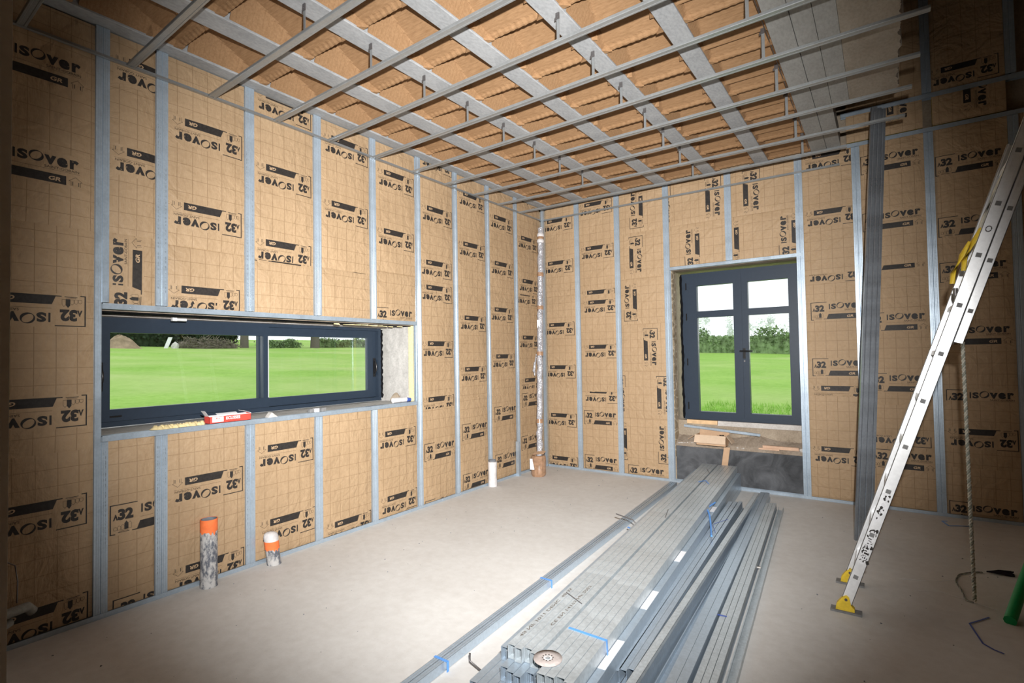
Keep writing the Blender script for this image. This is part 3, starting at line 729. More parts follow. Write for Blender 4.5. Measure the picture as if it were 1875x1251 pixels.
for nm, (a, b, ga, gb) in (('left', (1.985, 2.605, 2.105, 2.530)), ('right', (2.612, 3.215, 2.690, 3.116))):
    mb = MB(); frame_rect(mb, 'B', .198, .27, a, b, .795, 2.52, ga-a, b-gb, .060, .118)
    mb.box((ga, .200, 2.008), (gb, .262, 2.086)); s = mb.build('casement_sash', 'anthracite', W2)
    mb = MB(); mb.box((ga-.004, .228, .85), (gb+.004, .234, 2.012)); mb.build('lower_pane', 'glass', s)
    mb = MB(); mb.box((ga-.004, .228, 2.082), (gb+.004, .234, 2.406)); mb.build('upper_pane', 'glass', s)
    for zz in (.88, 1.42, 1.98, 2.36):
        mb = MB(); xx = a-.012 if nm == 'left' else b+.004; mb.box((xx, .190, zz), (xx+.010, .206, zz+.085)); mb.build('hinge', 'black_plastic', s)
    if nm == 'right':
        mb = MB(); mb.box((2.628, .180, 1.50), (2.656, .199, 1.62)); mb.tube([(2.642, .182, 1.585), (2.642, .150, 1.585)], .008, 8); mb.tube([(2.600, .148, 1.588), (2.66, .146, 1.586), (2.74, .148, 1.585)], .009, 8); mb.build('handle', 'black_plastic', s)
        mb = MB(); mb.tube([(2.642, .196, 1.47), (2.642, .186, 1.47)], .009, 10); mb.build('keyhole', 'wire_steel', s)
mb = MB(); mb.box((2.594, .190, .80), (2.624, .199, 2.52)); mb.build('stile_or_glint', 'anthracite', W2)
mb = MB(); pts = [(1.916+.003*sin(k*2.1)+.004*sin(k*.37), .207+.003*sin(k*1.3), .78+1.76*k/50) for k in range(51)]; mb.tube(pts, [.011+.006*random.random() for _ in pts], 7); mb.box((1.905, .215, .76), (1.93, .29, 2.56)); mb.build('gasket_foam', 'black_foam_and_shade', W2)
mb = MB(); pts = [(-.462+.003*sin(k*1.7), -2.588+.006*sin(k*2.3), 1.15+.73*k/30) for k in range(31)]; mb.tube(pts, [.012+.006*random.random() for _ in pts], 7); mb.build('gasket_foam', 'black_foam_and_shade', W1)


# ------------------------------------------------------------------ steel lying on the floor
def bar_mesh(fl, nl, ztop, wd, hh, style='box', lipped=True):
    fl = V(fl[0], fl[1], ztop-hh); nl = V(nl[0], nl[1], ztop-hh); L = nl-fl; d = L.normalized(); e = V(-d.y, d.x, 0)
    if e.x < 0: e = -e
    z = V(0, 0, 1); t_ = .0012; mb = MB()
    if style == 'box':
        mb.obox(fl, L, e*t_, z*hh); mb.obox(fl+e*(wd-t_), L, e*t_, z*hh); mb.obox(fl+e*t_+z*(hh-t_), L, e*(wd-2*t_), z*t_); mb.obox(fl+e*t_, L, e*(wd-2*t_), z*t_)
        q = fl+L*.004; mb.obox(q+e*(wd*.16)+z*t_, L*.99, e*t_, z*(hh*.82)); mb.obox(q+e*(wd*.16)+z*(hh-2.6*t_), L*.99, e*(wd*.80), z*t_)
    elif style == 'u':     # open channel, web down, flanges up
        mb.obox(fl, L, e*wd, z*t_); mb.obox(fl, L, e*t_, z*hh); mb.obox(fl+e*(wd-t_), L, e*t_, z*hh)
        mb.obox(fl+e*t_+z*(hh-t_), L, e*.005, z*t_); mb.obox(fl+e*(wd-.006)+z*(hh-t_), L, e*.005, z*t_)
    elif style == 'n':     # web up
        mb.obox(fl+z*(hh-t_), L, e*wd, z*t_); mb.obox(fl, L, e*t_, z*hh); mb.obox(fl+e*(wd-t_), L, e*t_, z*hh)
        mb.obox(fl+e*(wd*.38)+z*hh, L, e*(wd*.05), z*.0006); mb.obox(fl+e*(wd*.62)+z*hh, L, e*(wd*.05), z*.0006)
    return mb, fl, d, e
S0 = V(2.190, -.014, 0); SD = V(.0776, -.99698, 0).normalized(); SE = V(.99698, .0776, 0)
LH = .0665; PW = .0376
def soff(k): return k*.0408+(.014 if k >= 4 else 0)
LAY = ['top layer', 'second layer', 'third layer', 'bottom layer']
bars = {}
TOPT = {0: (4.36, '48 NF 1011 DEMC  48-35'), 2: (4.20, 'CE EN 14195 NF 2003')}
for li, (k0, k1) in enumerate(((0, 9), (-2, 10), (-3, 10), (-3, 10))):
    for k in range(k0, k1):
        ztop = .2675-LH*li
        s0 = .0+random.uniform(0, .02)+(0 if li == 0 else .03); s1 = (4.44 if k < 4 else 4.56) if li == 0 else (4.38 if li == 1 and k < 0 else 4.50+.02*(k % 3) if li == 1 else 4.56)
        if li == 0 and k == 4: s0 += .02; s1 = 4.47
        s1 += random.uniform(-.012, .012)
        f = S0+SD*s0+SE*soff(k); n = S0+SD*s1+SE*soff(k)
        mb, *_ = bar_mesh(f, n, ztop, PW, LH-.0025)
        if li == 0 and k in TOPT:
            st_, txt = TOPT[k]
            for p_ in put(txt, 0, len(txt)*.026, 0, .016): mb.face([S0+SD*(st_-u)+SE*(soff(k)+.012+v)+V(0, 0, .2679) for u, v in p_], 1)
        o = mb.build('steel_stud', ['galvanised_dusty' if li == 0 else 'galvanised', 'ink_soft']); bars[(li, k)] = o
        side = '%s from the left' % ORD[k-k0]
        tag(o, 'steel stud in the %s of the big floor stack, %s' % (LAY[li], side), 'steel stud', 'steel studs in the big floor stack')
# paper labels stuck on the projecting stud
for s_, l_ in ((1.55, .16), (2.75, .20), (3.45, .24), (4.05, .26)):
    p = S0+SD*s_+SE*(soff(8)+PW+.003)+V(0, 0, .2012+.0003); mb = MB(); mb.obox(p, SD*l_, SE*.036, V(0, 0, .0006))
    mb.build('paper_label', 'white_paper', bars[(1, 9)])
# battens carrying nothing but the tie wires and straps on top
def on_top(s_, off, z=.2695): return S0+SD*s_+SE*off+V(0, 0, z)
def strap(name, pts, wd, label, mat='blue_plastic'):
    mb = MB(); pts = [Vector(p) for p in pts]
    for a, b in zip(pts, pts[1:]):
        d = (b-a); sdv = SD*wd; nn = d.cross(sdv).normalized()*.0012; mb.obox(a-sdv/2, d, sdv, nn)
    return tag(mb.build(name, mat), label, 'strap', 'blue packing straps and offcuts on the steel')
strap('packing_strap', [on_top(4.18, .185), on_top(4.20, .385), on_top(4.20, .388, .203)], .016, 'pale blue strap round the near end of the big steel stack')
strap('packing_strap', [on_top(.95, .14), on_top(.90, .20, .278), on_top(1.0, .25)], .03, 'crumpled blue strap offcut on top of the far end of the stack')
def wire(pts, label, r=.0028, mat='wire_steel'):
    mb = MB(); mb.tube(pts, r, 6); return tag(mb.build('tie_wire', mat), label, 'wire', 'loose tie wires around the steel')
wire([on_top(.30, .10), on_top(.52, .17)], 'short dark wire lying on the far end of the top studs')
wire([on_top(2.05, .115), on_top(2.28, .15)], 'short dark wire lying across the middle of the top studs')
wire([on_top(3.85, .02), on_top(3.93, .145)], 'dark tie wire across the near part of the top studs')
a = S0+SD*4.34+SE*(-.16); wire([a+V(-.15, .02, .075), a+V(-.15, .02, .035), a+V(-.01, -.02, .03), a+V(.06, -.04, .04)], 'bent dark hook wire between the track bundle and the stack', .005)
a = S0+SD*3.75+SE*(-.10); wire([a+V(-.01, .02, .11), a+V(.02, -.02, .01)], 'pair of short upright wire ends left of the stack, near part'); wire([a+V(-.03, .0, .09), a+V(.0, -.03, .01)], 'shorter upright wire end left of the stack, near part')
a = S0+SD*2.15+SE*(-.10); wire([a+V(-.22, .02, .19), a+V(-.06, .0, .17), a+V(-.02, 0, .13), a+V(-.01, 0, .03)], 'bent wire with blue strap left of the stack, far part', .005)
a = S0+SD*2.45+SE*(-.12); wire([a+V(0, 0, .13), a+V(.01, -.01, .01)], 'upright wire stub left of the stack, beside the track bundle', .006)
a = S0+SD*2.2+SE*(-.10); strap('packing_strap', [a+V(-.09, 0, .12), a+V(.02, -.02, .10)], .03, 'blue strap piece caught on the bent wire left of the stack')
a = S0+SD*2.47+SE*(-.09); strap('packing_strap', [a+V(-.02, 0, .07), a+V(.05, -.03, .04)], .02, 'small blue strap piece on the wire stub left of the stack')
# cutting disc
c = on_top(4.46, .215, .270); mb = MB(); n = 40
mb.rev(c, [(.011, .0), (.0625, 0), (.0625, .003), (.027, .0045), (.022, .0035), (.011, .003)], n); o = mb.build('cutting_disc', 'cut_disc'); tag(o, 'worn grey cutting disc lying on the near end of the stack', 'disc')
mb = MB(); mb.rev(c, [(.0112, .0030), (.018, .0048), (.0185, .0036)], 24); mb.build('metal_ring', 'aluminium', o)
mb = MB()
for k in range(10): q = c+V(.0225*cos(.63*k), .0225*sin(.63*k), .0040); mb.rev(q, [(.0001, .0014), (.003, .0014), (.003, 0)], 8)
mb.build('printed_dots', 'ink', o)

GR_ = 'loose steel profiles right of the big stack'
def loose(name, fl, nl, zt, wd, hh, style, label, mat='galvanised', ext=.5):
    d = V(nl[0]-fl[0], nl[1]-fl[1]).normalized(); nl = (nl[0]+d.x*ext, nl[1]+d.y*ext)
    mb, *_ = bar_mesh(fl, nl, zt, wd, hh, style); return tag(mb.build(name, mat), label, 'steel profile', GR_)
for k in range(3):
    loose('steel_track', (2.706+.0425*k, -1.03+.02*k), (2.905+.033*k, -4.15+.02*k), .135+.003*(k == 2), .0395-.004*k, .062, 'n', 'upper nested steel track beside the big stack, %s from the stack' % ORD[k], ext=0)
    loose('steel_track', (2.706+.0425*k, -.98+.02*k), (2.915+.033*k, -4.30), .069, .039-.004*k, .062, 'n', 'lower nested steel track beside the big stack, %s from the stack' % ORD[k], ext=.2)
loose('steel_channel', (2.868, -.62), (3.012, -4.2), .150, .040, .022, 'n', 'long bent channel lying high on the edge of the nested tracks', 'galvanised_dusty')
loose('steel_channel', (2.856, -.66), (3.004, -4.2), .127, .042, .120, 'box', 'deep channel supporting the bent strip right of the nested tracks')
loose('steel_channel', (2.905, -1.0), (3.055, -4.05), .040, .050, .036, 'u', 'open channel on the floor between nested tracks and narrow pair')
for k in range(2):
    loose('steel_stud', (2.868+.044*k, -.329+.006*k), (3.123+.0435*k, -4.05), .092, .0415, .048, 'box', 'top stud of the narrow pair right of the stack, %s one' % ('left' if k == 0 else 'right'))
    loose('steel_stud', (2.868+.044*k, -.300+.006*k), (3.123+.0435*k, -4.05), .043, .0415, .042, 'box', 'bottom stud of the narrow pair right of the stack, %s one' % ('left' if k == 0 else 'right'))
for k in range(3):
    loose('steel_stud', (2.972+.031*k, -.66+.012*k), (3.217+.033*k, -3.96), .074, .0295, .036, 'box', 'upper stud in the low bundle of three, %s from the left' % ORD[k], 'galvanised_dusty')
    loose('steel_stud', (2.972+.031*k, -.64+.012*k), (3.217+.033*k, -3.96), .037, .0295, .0355, 'box', 'lower stud in the low bundle of three, %s from the left' % ORD[k])
loose('steel_channel', (3.077, -.60), (3.322, -3.84), .034, .046, .0335, 'u', 'single open channel lying at the right edge of the floor steel', 'galvanised_dusty')
p = V(3.20, -2.30, .0345); mb = MB(); mb.rev(p, [(.0001, .006), (.014, .006), (.016, 0), (.0001, 0)], 10, jit=.3); tag(mb.build('plaster_crumb', 'rubble_white'), 'small beige crumb on the rightmost open channel', 'crumb')
a = V(3.10, -3.25, .0748); strap('packing_strap', [a+V(-.01, 0, .002), a+V(.10, .01, .002)], .012, 'thin blue strap round the low bundle right of the stack', 'blue_dark')
a = V(2.80, -1.62, 0)
strap('packing_strap', [V(2.86, -1.72, .168), V(2.79, -1.90, .166)], .012, 'dark blue strap end on the bent channel', 'blue_dark'); strap('packing_strap', [V(2.79, -1.93, .168), V(2.86, -2.12, .166)], .014, 'blue strap tail folded on the bent channel', 'blue_dark')
mb = MB(); pts = [S0+SD*1.55+SE*.40+V(0, 0, .24), V(2.69, -1.72, .235), V(2.75, -1.86, .215), V(2.80, -2.02, .185), V(2.85, -2.2, .165)]; mb.tube(pts, .0075, 6); tag(mb.build('twisted_strap', 'blue_plastic'), 'twisted grey-blue strap hanging from the stack to the tracks', 'strap')
# nested tracks on the left
for k in range(4):
    a = (1.858+.0225*k, -.206-.003*k); b = (2.073+.0165*k, -4.667+.012*k)
    d = V(b[0]-a[0], b[1]-a[1]).normalized(); b = (b[0]+d.x*.5, b[1]+d.y*.5)
    mb, *_ = bar_mesh(a, b, .050+.0015*(k % 2), .0165, .049, 'n'); tag(mb.build('steel_track', 'galvanised'), 'nested steel track lying left of the big stack, %s from the left' % ORD[k], 'steel profile', 'nested tracks left of the big stack')
def bundle_strap(t_, label):
    a = V(1.858, -.206, 0).lerp(V(2.073, -4.667, 0), t_); mb = MB()
    mb.box((a.x-.004, a.y-.008, .0525), (a.x+.086, a.y+.008, .0535)); mb.box((a.x+.0855, a.y-.008, .002), (a.x+.0867, a.y+.008, .0535)); tag(mb.build('packing_strap', 'blue_plastic'), label, 'strap', 'blue packing straps and offcuts on the steel')
bundle_strap(.945, 'blue strap round the near end of the left track bundle'); bundle_strap(.70, 'pale blue strap round the middle of the left track bundle')

# ------------------------------------------------------------------ leaning channels
def lean(fx, fy, tx, ty, tz, wd, dp, label, mat):
    a = V(fx, fy, .001); b = V(tx, ty, tz); L = b-a; e = V(.96, .28, 0).normalized(); e = (e-L.normalized()*e.dot(L.normalized())).normalized(); n = L.normalized().cross(e)
    if n.y > 0: n = -n
    mb = MB(); prof = ribbon([(wd, dp), (wd, 0), (wd*.62, 0), (wd*.5, .003), (wd*.38, 0), (0, 0), (0, dp)], .0012)
    mb.prism([a+e*p-n*q for p, q in prof], L); return tag(mb.build('leaning_channel', mat), label, 'steel profile', 'steel channels leaning by the back wall')
for k, nm in enumerate(('left', 'middle', 'right')):
    lean(3.733+.042*k, -1.190+.014*k, 3.948+.030*k, -.940+.012*k, 3.672-.012*k, .040, .030, 'steel channel leaning from floor to ceiling before the back wall, %s of three' % nm, 'shaded_steel')

# ------------------------------------------------------------------ ladder
TH = math.radians(18.08); LA = V(sin(TH), 0, cos(TH)); LN = V(cos(TH), 0, -sin(TH)); YV = V(0, 1, 0)
def lp(s_, n, y): return V(3.723, y, 0)+LA*s_+LN*n
root = empty('extension_ladder', (3.75, -2.4, 0), 'aluminium two-section extension ladder leaning to the right with yellow feet', 'ladder')
def rail(s0, s1, n0, n1, y0, y1, name):
    mb = MB(); t_ = .0025; sg = 1 if y1 > y0 else -1     # y0 = outer face
    o = lp(s0, n0, y0); L = LA*(s1-s0); N = LN*(n1-n0)
    mb.obox(o, L, N, YV*(sg*t_)); mb.obox(o, L, LN*t_, YV*(y1-y0)); mb.obox(o+LN*(n1-n0-t_), L, LN*t_, YV*(y1-y0))
    mb.obox(o+YV*((y1-y0)-sg*t_), L, LN*.010, YV*(sg*t_)); mb.obox(o+YV*((y1-y0)-sg*t_)+LN*(n1-n0-.010), L, LN*.010, YV*(sg*t_))
    for k in (.28, .72): mb.obox(o+LN*((n1-n0)*k)-YV*(sg*.0006), L, LN*.002, YV*(sg*.0006))
    return mb.build(name, 'aluminium', root)
LY0, LY1 = -2.64, -2.155
RB = rail(.05, 2.92, -.028, .030, LY0, LY0+.027, 'base_rail'); rail(.05, 2.92, -.028, .030, LY1, LY1-.027, 'base_rail')
rail(1.71, 4.6, .032, .074, LY0+.002, LY0+.029, 'fly_rail'); rail(1.71, 4.6, .032, .074, LY1-.002, LY1-.029, 'fly_rail')
for k in range(10):
    s_ = .235+.279*k; mb = MB(); o = lp(s_-.014, -.014, LY0-.001); mb.obox(o, LA*.028, LN*.028, YV*(LY1-LY0+.002)); mb.build('rung', 'aluminium', root)
    mb = MB(); mb.tube([lp(s_, 0, LY0-.0012), lp(s_, 0, LY0-.0022)], .0185, 12); mb.build('rung_end', 'aluminium', root)
    mb = MB(); mb.obox(lp(s_-.012, -.012, LY0-.0024), LA*.024, LN*.024, YV*.0006); mb.build('rung_hole', 'grey_rubber', root)
for k in range(10):
    s_ = 1.89+.279*k; mb = MB(); o = lp(s_-.013, .040, LY0+.001); mb.obox(o, LA*.026, LN*.026, YV*(LY1-LY0-.002)); mb.build('rung', 'aluminium', root)
    mb = MB(); mb.tube([lp(s_, .053, LY0+.0008), lp(s_, .053, LY0-.0004)], .0170, 12); mb.build('rung_end', 'aluminium', root)
    mb = MB(); mb.obox(lp(s_-.011, .042, LY0-.0006), LA*.022, LN*.022, YV*.0006); mb.build('rung_hole', 'grey_rubber', root)
for y0, sg in ((LY0-.004, 1), (LY1-.027, 1)):
    mb = MB(); prof = [(-.035, .012), (.062, .012), (.062, .03), (.045, .048), (.036, .095), (.022, .105), (.005, .095), (-.03, .045)]
    mb.prism([(3.723+x, y0-.003, z) for x, z in prof], (0, .036, 0)); f = mb.build('ladder_foot', 'yellow_plastic', root)
    mb = MB(); mb.box((3.723-.062, y0-.016, 0), (3.723+.098, y0+.05, .012)); mb.build('foot_pad', 'grey_rubber', f)
    mb = MB(); mb.tube([(3.743, y0-.004, .080), (3.743, y0-.009, .080)], .008, 10); mb.build('bolt', 'wire_steel', f)
# worn sticker lettering on the near rail
def rail_text(txt, s0, ln, n0, hh, mat, off, inv=False):
    mb = MB()
    for p in put(txt, 0, ln, 0, hh, .012): mb.face([lp(s0+u, n0-v, LY0-off) for u, v in p])
    return mb.build('sticker_text', mat, root)
mb = MB(); rs = random.Random(4)
for k in range(40):
    u = .01+.225*rs.random(); v = rs.gauss(0, .009); a = .007+.010*rs.random()
    mb.face([lp(.32+u+a*rs.uniform(.5, 1)*cos(q*1.05), v+a*.8*rs.uniform(.5, 1)*sin(q*1.05), LY0-.0012-.000004*k) for q in range(6)])
mb.build('worn_sticker', 'ink', root)
rail_text('centaure', .325, .215, .016, .033, 'white_paper', .0019)
mb = MB()
for k in range(46):
    u = rs.random()*.20; v = rs.gauss(0, .011); a = .006+.011*rs.random()
    mb.face([lp(.60+u+a*rs.uniform(.5, 1)*cos(q*1.26), v+a*.7*rs.uniform(.5, 1)*sin(q*1.26), LY0-.0012-.000004*k) for q in range(5)], 1 if rs.random() < .4 else 0)
mb.build('worn_sticker', ['white_paper', 'ink'], root)
# rung hooks with yellow grips near the top
for dn, s_ in ((-.060, 2.02), (-.034, 2.10)):
    mb = MB(); y = LY0+.05; pts = [lp(s_, dn, y), lp(s_+.05, dn-.012, y), lp(s_+.16, dn-.004, y), lp(s_+.24, dn+.006, y)]
    mb.tube(pts, [.012, .013, .013, .008], 8); mb.build('yellow_grip', 'yellow_plastic', root)
mb = MB(); mb.tube([lp(2.0, -.04, LY0+.05), lp(1.97, -.032, LY0+.05), lp(1.95, -.02, LY0+.05)], .011, 8); mb.tube([lp(2.26, -.03, LY0+.05), lp(2.33, -.02, LY0+.05), lp(2.42, -.02, LY0+.06)], .006, 6); mb.build('lock_hook', 'wire_steel', root)
mb = MB(); mb.tube([lp(2.26, -.03, LY0+.06), lp(2.40, -.034, LY0+.06), lp(2.55, -.03, LY0+.06), lp(2.66, -.02, LY0+.06)], .008, 6); mb.build('pull_rope', 'rope_fibre', root)
mb = MB(); q = lp(2.33, .0, LY0-.001)
mb.tube([q+LA*(.015*cos(k*.7))+LN*(.012*sin(k*.7)) for k in range(10)], .003, 6); mb.build('eyelet', 'wire_steel', root)
# rope
def twisted(pts, r, name, label, cols=('rope_fibre', 'rope_green'), n=3, pitch=.055):
    P = [Vector(p) for p in pts]; root = empty(name, P[-1], label, 'rope')
    dense = []; acc = 0
    for a, b in zip(P, P[1:]):
        L = (b-a).length; m_ = max(2, int(L/.011))
        for k in range(m_): dense.append((a.lerp(b, k/m_), (b-a).normalized(), acc+L*k/m_))
        acc += L
    for s_ in range(n):
        q = []
        for p, d, l in dense:
            x = d.cross(V(0, 1, .2)).normalized(); y = d.cross(x); an = 2*pi*(l/pitch+s_/n); q.append(p+x*cos(an)*r*.55+y*sin(an)*r*.55)
        mb = MB(); mb.tube(q, r*.58, 6); mb.build('strand', cols[s_ % len(cols)], root)
    return root
twisted([V(4.372, -2.11, 1.69), V(4.376, -2.105, 1.2), V(4.380, -2.10, .5), V(4.383, -2.10, .012)], .011, 'hanging_rope', 'pale twisted rope hanging straight from the ladder to the floor')
crv = [V(4.380, -2.085, .006), V(4.345, -2.06, .006), V(4.338, -1.90, .006), V(4.322, -1.78, .006), V(4.330, -1.70, .006), V(4.355, -1.60, .006), V(4.42, -1.52, .006), V(4.50, -1.46, .006)]
twisted(crv, .0045, 'floor_rope', 'thin dark cord looping over the floor beside the hanging rope', ('rope_green', 'grey_rubber'), 2, .09)
mb = MB(); rr = random.Random(2)
for k in range(46):
    a = V(4.515+.006*rr.random(), -1.452, .008+.006*rr.random()); b = V(4.645+.02*rr.random(), -1.43+.075*rr.random()-.02, .004+.012*rr.random()); mb.tube([a, a.lerp(b, .5)+V(0, 0, .006), b], [.002, .006, .004], 5)
tag(mb.build('frayed_tassel', 'dark_brush'), 'dark frayed cord end lying on the floor near the rope', 'cord end')
def floor_mark(pts, wd, mat, label, name='strap_offcut'):
    mb = MB(); pts = [V(x, y, .0035) for x, y in pts]
    for a, b in zip(pts, pts[1:]):
        d = (b-a); n = V(-d.y, d.x, 0).normalized()*wd; mb.obox(a-n/2, d, n, V(0, 0, .0015))
    return tag(mb.build(name, mat), label, 'strap', 'blue strap offcuts on the floor')
floor_mark([(4.428, -2.264), (4.378, -2.34), (4.326, -2.414), (4.340, -2.52), (4.357, -2.644), (4.395, -2.69), (4.431, -2.711)], .008, 'blue_dark', 'bent blue strap offcut on the floor right of the ladder feet')
floor_mark([(4.40, -.18), (4.363, -.198), (4.40, -.335), (4.47, -.29), (4.557, -.255)], .012, 'blue_plastic', 'bent blue strap offcut on the floor near the back wall')
wire([V(4.02, -1.9, .003), V(4.12, -1.86, .004), V(4.25, -1.80, .006), V(4.33, -1.72, .004)], 'thin pale wire on the floor left of the rope loop', .0012, 'aluminium')
wire([V(4.10, -2.06, .003), V(4.22, -2.0, .006), V(4.34, -2.05, .004), V(4.48, -2.12, .003)], 'thin pale wire on the floor at the rope end', .0012, 'aluminium')
# green plastic pieces at the right edge
root = empty('green_trestle', (4.62, -1.9, 0), 'green plastic trestle standing at the right edge, only its feet showing', 'trestle')
mb = MB(); mb.tube([(4.513, -2.30, .022), (4.60, -2.02, .10), (4.90, -1.15, .42)], .030, 10); mb.build('leg', 'green_plastic', root)
mb = MB(); mb.tube([(4.705, -1.56, .018), (4.73, -1.50, .12), (4.86, -1.20, .40)], .026, 10); mb.build('leg', 'green_plastic', root)
mb = MB(); mb.tube([(4.84, -1.20, .415), (5.4, -1.10, .415)], .022, 10); mb.build('crossbar', 'green_plastic', root)

# ------------------------------------------------------------------ pipes along the left wall
def pipe(c, r, h_, prof_extra, label, lean_=(0, 0), mortar=True):
    root = empty('waste_pipe', (c[0], c[1], 0), label, 'pipe', 'waste pipes rising from the floor along the left wall')
    mb = MB(); n = 28
    def ring(z, rr): return [(c[0]+lean_[0]*z+rr*cos(2*pi*k/n), c[1]+lean_[1]*z+rr*sin(2*pi*k/n), z) for k in range(n)]
    zs = [0, h_*.3, h_*.6, h_*.82]; R_ = [ring(z, r*(1.03 if z == 0 else 1)) for z in zs]
    vs = [p for q in R_ for p in q]; mb.grid(vs, [(j*n+k, j*n+(k+1) % n, (j+1)*n+(k+1) % n, (j+1)*n+k) for j in range(len(zs)-1) for k in range(n)], 0, True)
    mb.build('pipe_body', 'pipe_mortar', root)
    return root, ring
root, ring = pipe((.075, -4.61), .054, .468, None, 'tall grey waste pipe with an orange painted rim, left of the pair')
def shell(root, ring, za, zb, r, mat, name, inner=True, drips=0):
    mb = MB(); n = 28; a = ring(za, r); b = ring(zb, r); c_ = ring(zb, r-.004); d_ = ring(za, r-.004)
    if drips: a = [(p[0], p[1], p[2]-drips*max(0, sin(k*1.9)*sin(k*.7+1))) for k, p in enumerate(a)]
    for P, Q in ((a, b), (b, c_), (c_, d_)):
        mb.grid(P+Q, [(k, (k+1) % n, n+(k+1) % n, n+k) for k in range(n)], 0, True)
    return mb.build(name, mat, root)
shell(root, ring, .385, .468, .0545, 'orange_paint', 'painted_rim', drips=.03); shell(root, ring, .30, .467, .0525, 'pvc_pipe', 'inner_rim')
mb = MB(); mb.face(ring(.33, .05)); mb.build('pipe_inside', 'pvc_pipe', root)
root, ring = pipe((.085, -4.135), .050, .215, None, 'short grey waste pipe with white wrapped cap and orange ring', (0, -.12))
shell(root, ring, .125, .185, .0525, 'orange_paint', 'painted_ring', drips=.02)
mb = MB(); zs = [(.175, .052), (.215, .053), (.238, .047), (.250, .030), (.254, .0)]
vs = [p for z, r in zs for p in ring(z, max(r, .0005))]; n = 28
mb.grid(vs, [(j*n+k, j*n+(k+1) % n, (j+1)*n+(k+1) % n, (j+1)*n+k) for j in range(len(zs)-1) for k in range(n)], 0, True); mb.build('wrapped_cap', 'white_wrap', root)
root = empty('wrapped_pipe', (.065, -1.335, 0), 'white plastic-wrapped waste pipe standing before the second stud from the corner', 'pipe')
mb = MB(); mb.rev((.065, -1.335, 0), [(.052, 0), (.055, .05), (.050, .12), (.053, .20), (.056, .29), (.050, .30), (.046, .26)], 20, jit=.10); mb.build('pipe_body', 'white_wrap', root)
mb = MB(); mb.rev((.065, -1.335, .27), [(.044, 0), (.044, .05), (.040, .05), (.038, 0), (.0005, 0)], 20); mb.build('pipe_rim', 'pvc_pipe', root)
# wrapped tube in the corner
root = empty('wrapped_tube', (.24, -.55, 0), 'bubble-wrapped tube leaning in the room corner, its foot taped up in cardboard', 'tube')
P0, P1 = V(.235, -.545, .03), V(.075, -.155, 3.36)
def tp(t_): return P0.lerp(P1, t_)
mb = MB(); k_ = 46; mb.tube([tp(k/k_)+V(.004*sin(k*1.7), .004*cos(k*2.3), 0) for k in range(k_+1)], [.040+.004*sin(k*2.9) for k in range(k_+1)], 12); mb.build('bubble_wrap', 'bubble_wrap', root)
for t_, wd in ((.97, .02), (.945, .02)):
    mb = MB(); mb.tube([tp(t_-.008), tp(t_-.003), tp(t_+.003), tp(t_+.010)], [.040, .052, .052, .040], 12); mb.build('foam_ring', 'white_wrap', root)
for t_ in (.80, .47, .20, .955, .66):
    mb = MB(); mb.tube([tp(t_-.008), tp(t_+.008)], .0455, 12); mb.build('tape_band', 'brown_tape', root)
mb = MB(); vs = []
for k in range(8): vs.append(tp(.38+.012*k)+V(-.045-.045*(1-abs(k-2)/6), -.01, .02*sin(k*2)))
mb.tube(vs, [.006, .016, .022, .020, .018, .014, .010, .004], 6); mb.build('loose_wrap', 'bubble_wrap', root)
mb = MB(); mb.box((tp(.62).x-.020, tp(.62).y-.052, 1.95), (tp(.62).x+.028, tp(.62).y-.046, 2.06)); mb.build('paper_label', 'white_paper', root)
mb = MB(); c = (.245, -.58, 0); mb.rev(c, [(.0005, .0), (.088, .0), (.096, .03), (.092, .10), (.096, .2), (.100, .24), (.088, .265), (.060, .268)], 12, smooth=False, jit=.08); b_ = mb.build('taped_carton', 'brown_tape', root)
mb = MB(); mb.obox((.245-.07, -.58-.098, .09), V(.125, .030, 0), V(0, 0, .14), V(.001, -.003, 0)); mb.build('paper_label', 'white_paper', b_)
mb = MB(); mb.obox((.21, -.66, .285), V(.13, .06, .01), V(-.02, .09, .02), V(0, 0, .004)); mb.build('carton_flap', 'cardboard', b_)

# ------------------------------------------------------------------ things on the window ledges
root = empty('parts_box', (-.012, -4.415, 1.121), 'small open red and white cardboard box on the sill of the low window', 'box')
x0, y0, z0 = -.070, -4.575, 1.1205; LX, LYb, HZ = .075, .305, .052
mb = MB(); t_ = .002
mb.box((x0, y0, z0), (x0+LX, y0+LYb, z0+t_), 1); mb.box((x0+LX-t_, y0, z0), (x0+LX, y0+LYb, z0+HZ), 0); mb.box((x0, y0, z0), (x0+t_, y0+LYb, z0+HZ), 1); mb.box((x0, y0, z0), (x0+LX, y0+t_, z0+HZ), 0); mb.box((x0, y0+LYb-t_, z0), (x0+LX, y0+LYb, z0+HZ), 0)
for k in range(0): pass
mb.box((x0+LX, y0+.02, z0+.008), (x0+LX+.0006, y0+.10, z0+HZ-.006), 1)
mb.box((x0+LX, y0, z0+HZ-.003), (x0+LX+.0007, y0+LYb, z0+HZ), 1)
for p in put('ECLISSES', y0+.118, y0+.222, z0+.020, z0+.042, .03): mb.face([(x0+LX+.0008, u, v) for u, v in p], 1)
for p in put('fix', y0+.045, y0+.078, z0+.030, z0+.040, .02): mb.face([(x0+LX+.0012, u, v) for u, v in p], 2)
b_ = mb.build('carton', ['red_print', 'white_paper', 'red_print'], root)
mb = MB(); mb.obox((x0+.01, y0, z0+HZ), V(LX*.8, 0, 0), V(0, -.028, .040), V(0, 0, .0015)); mb.build('flap', 'white_paper', b_)
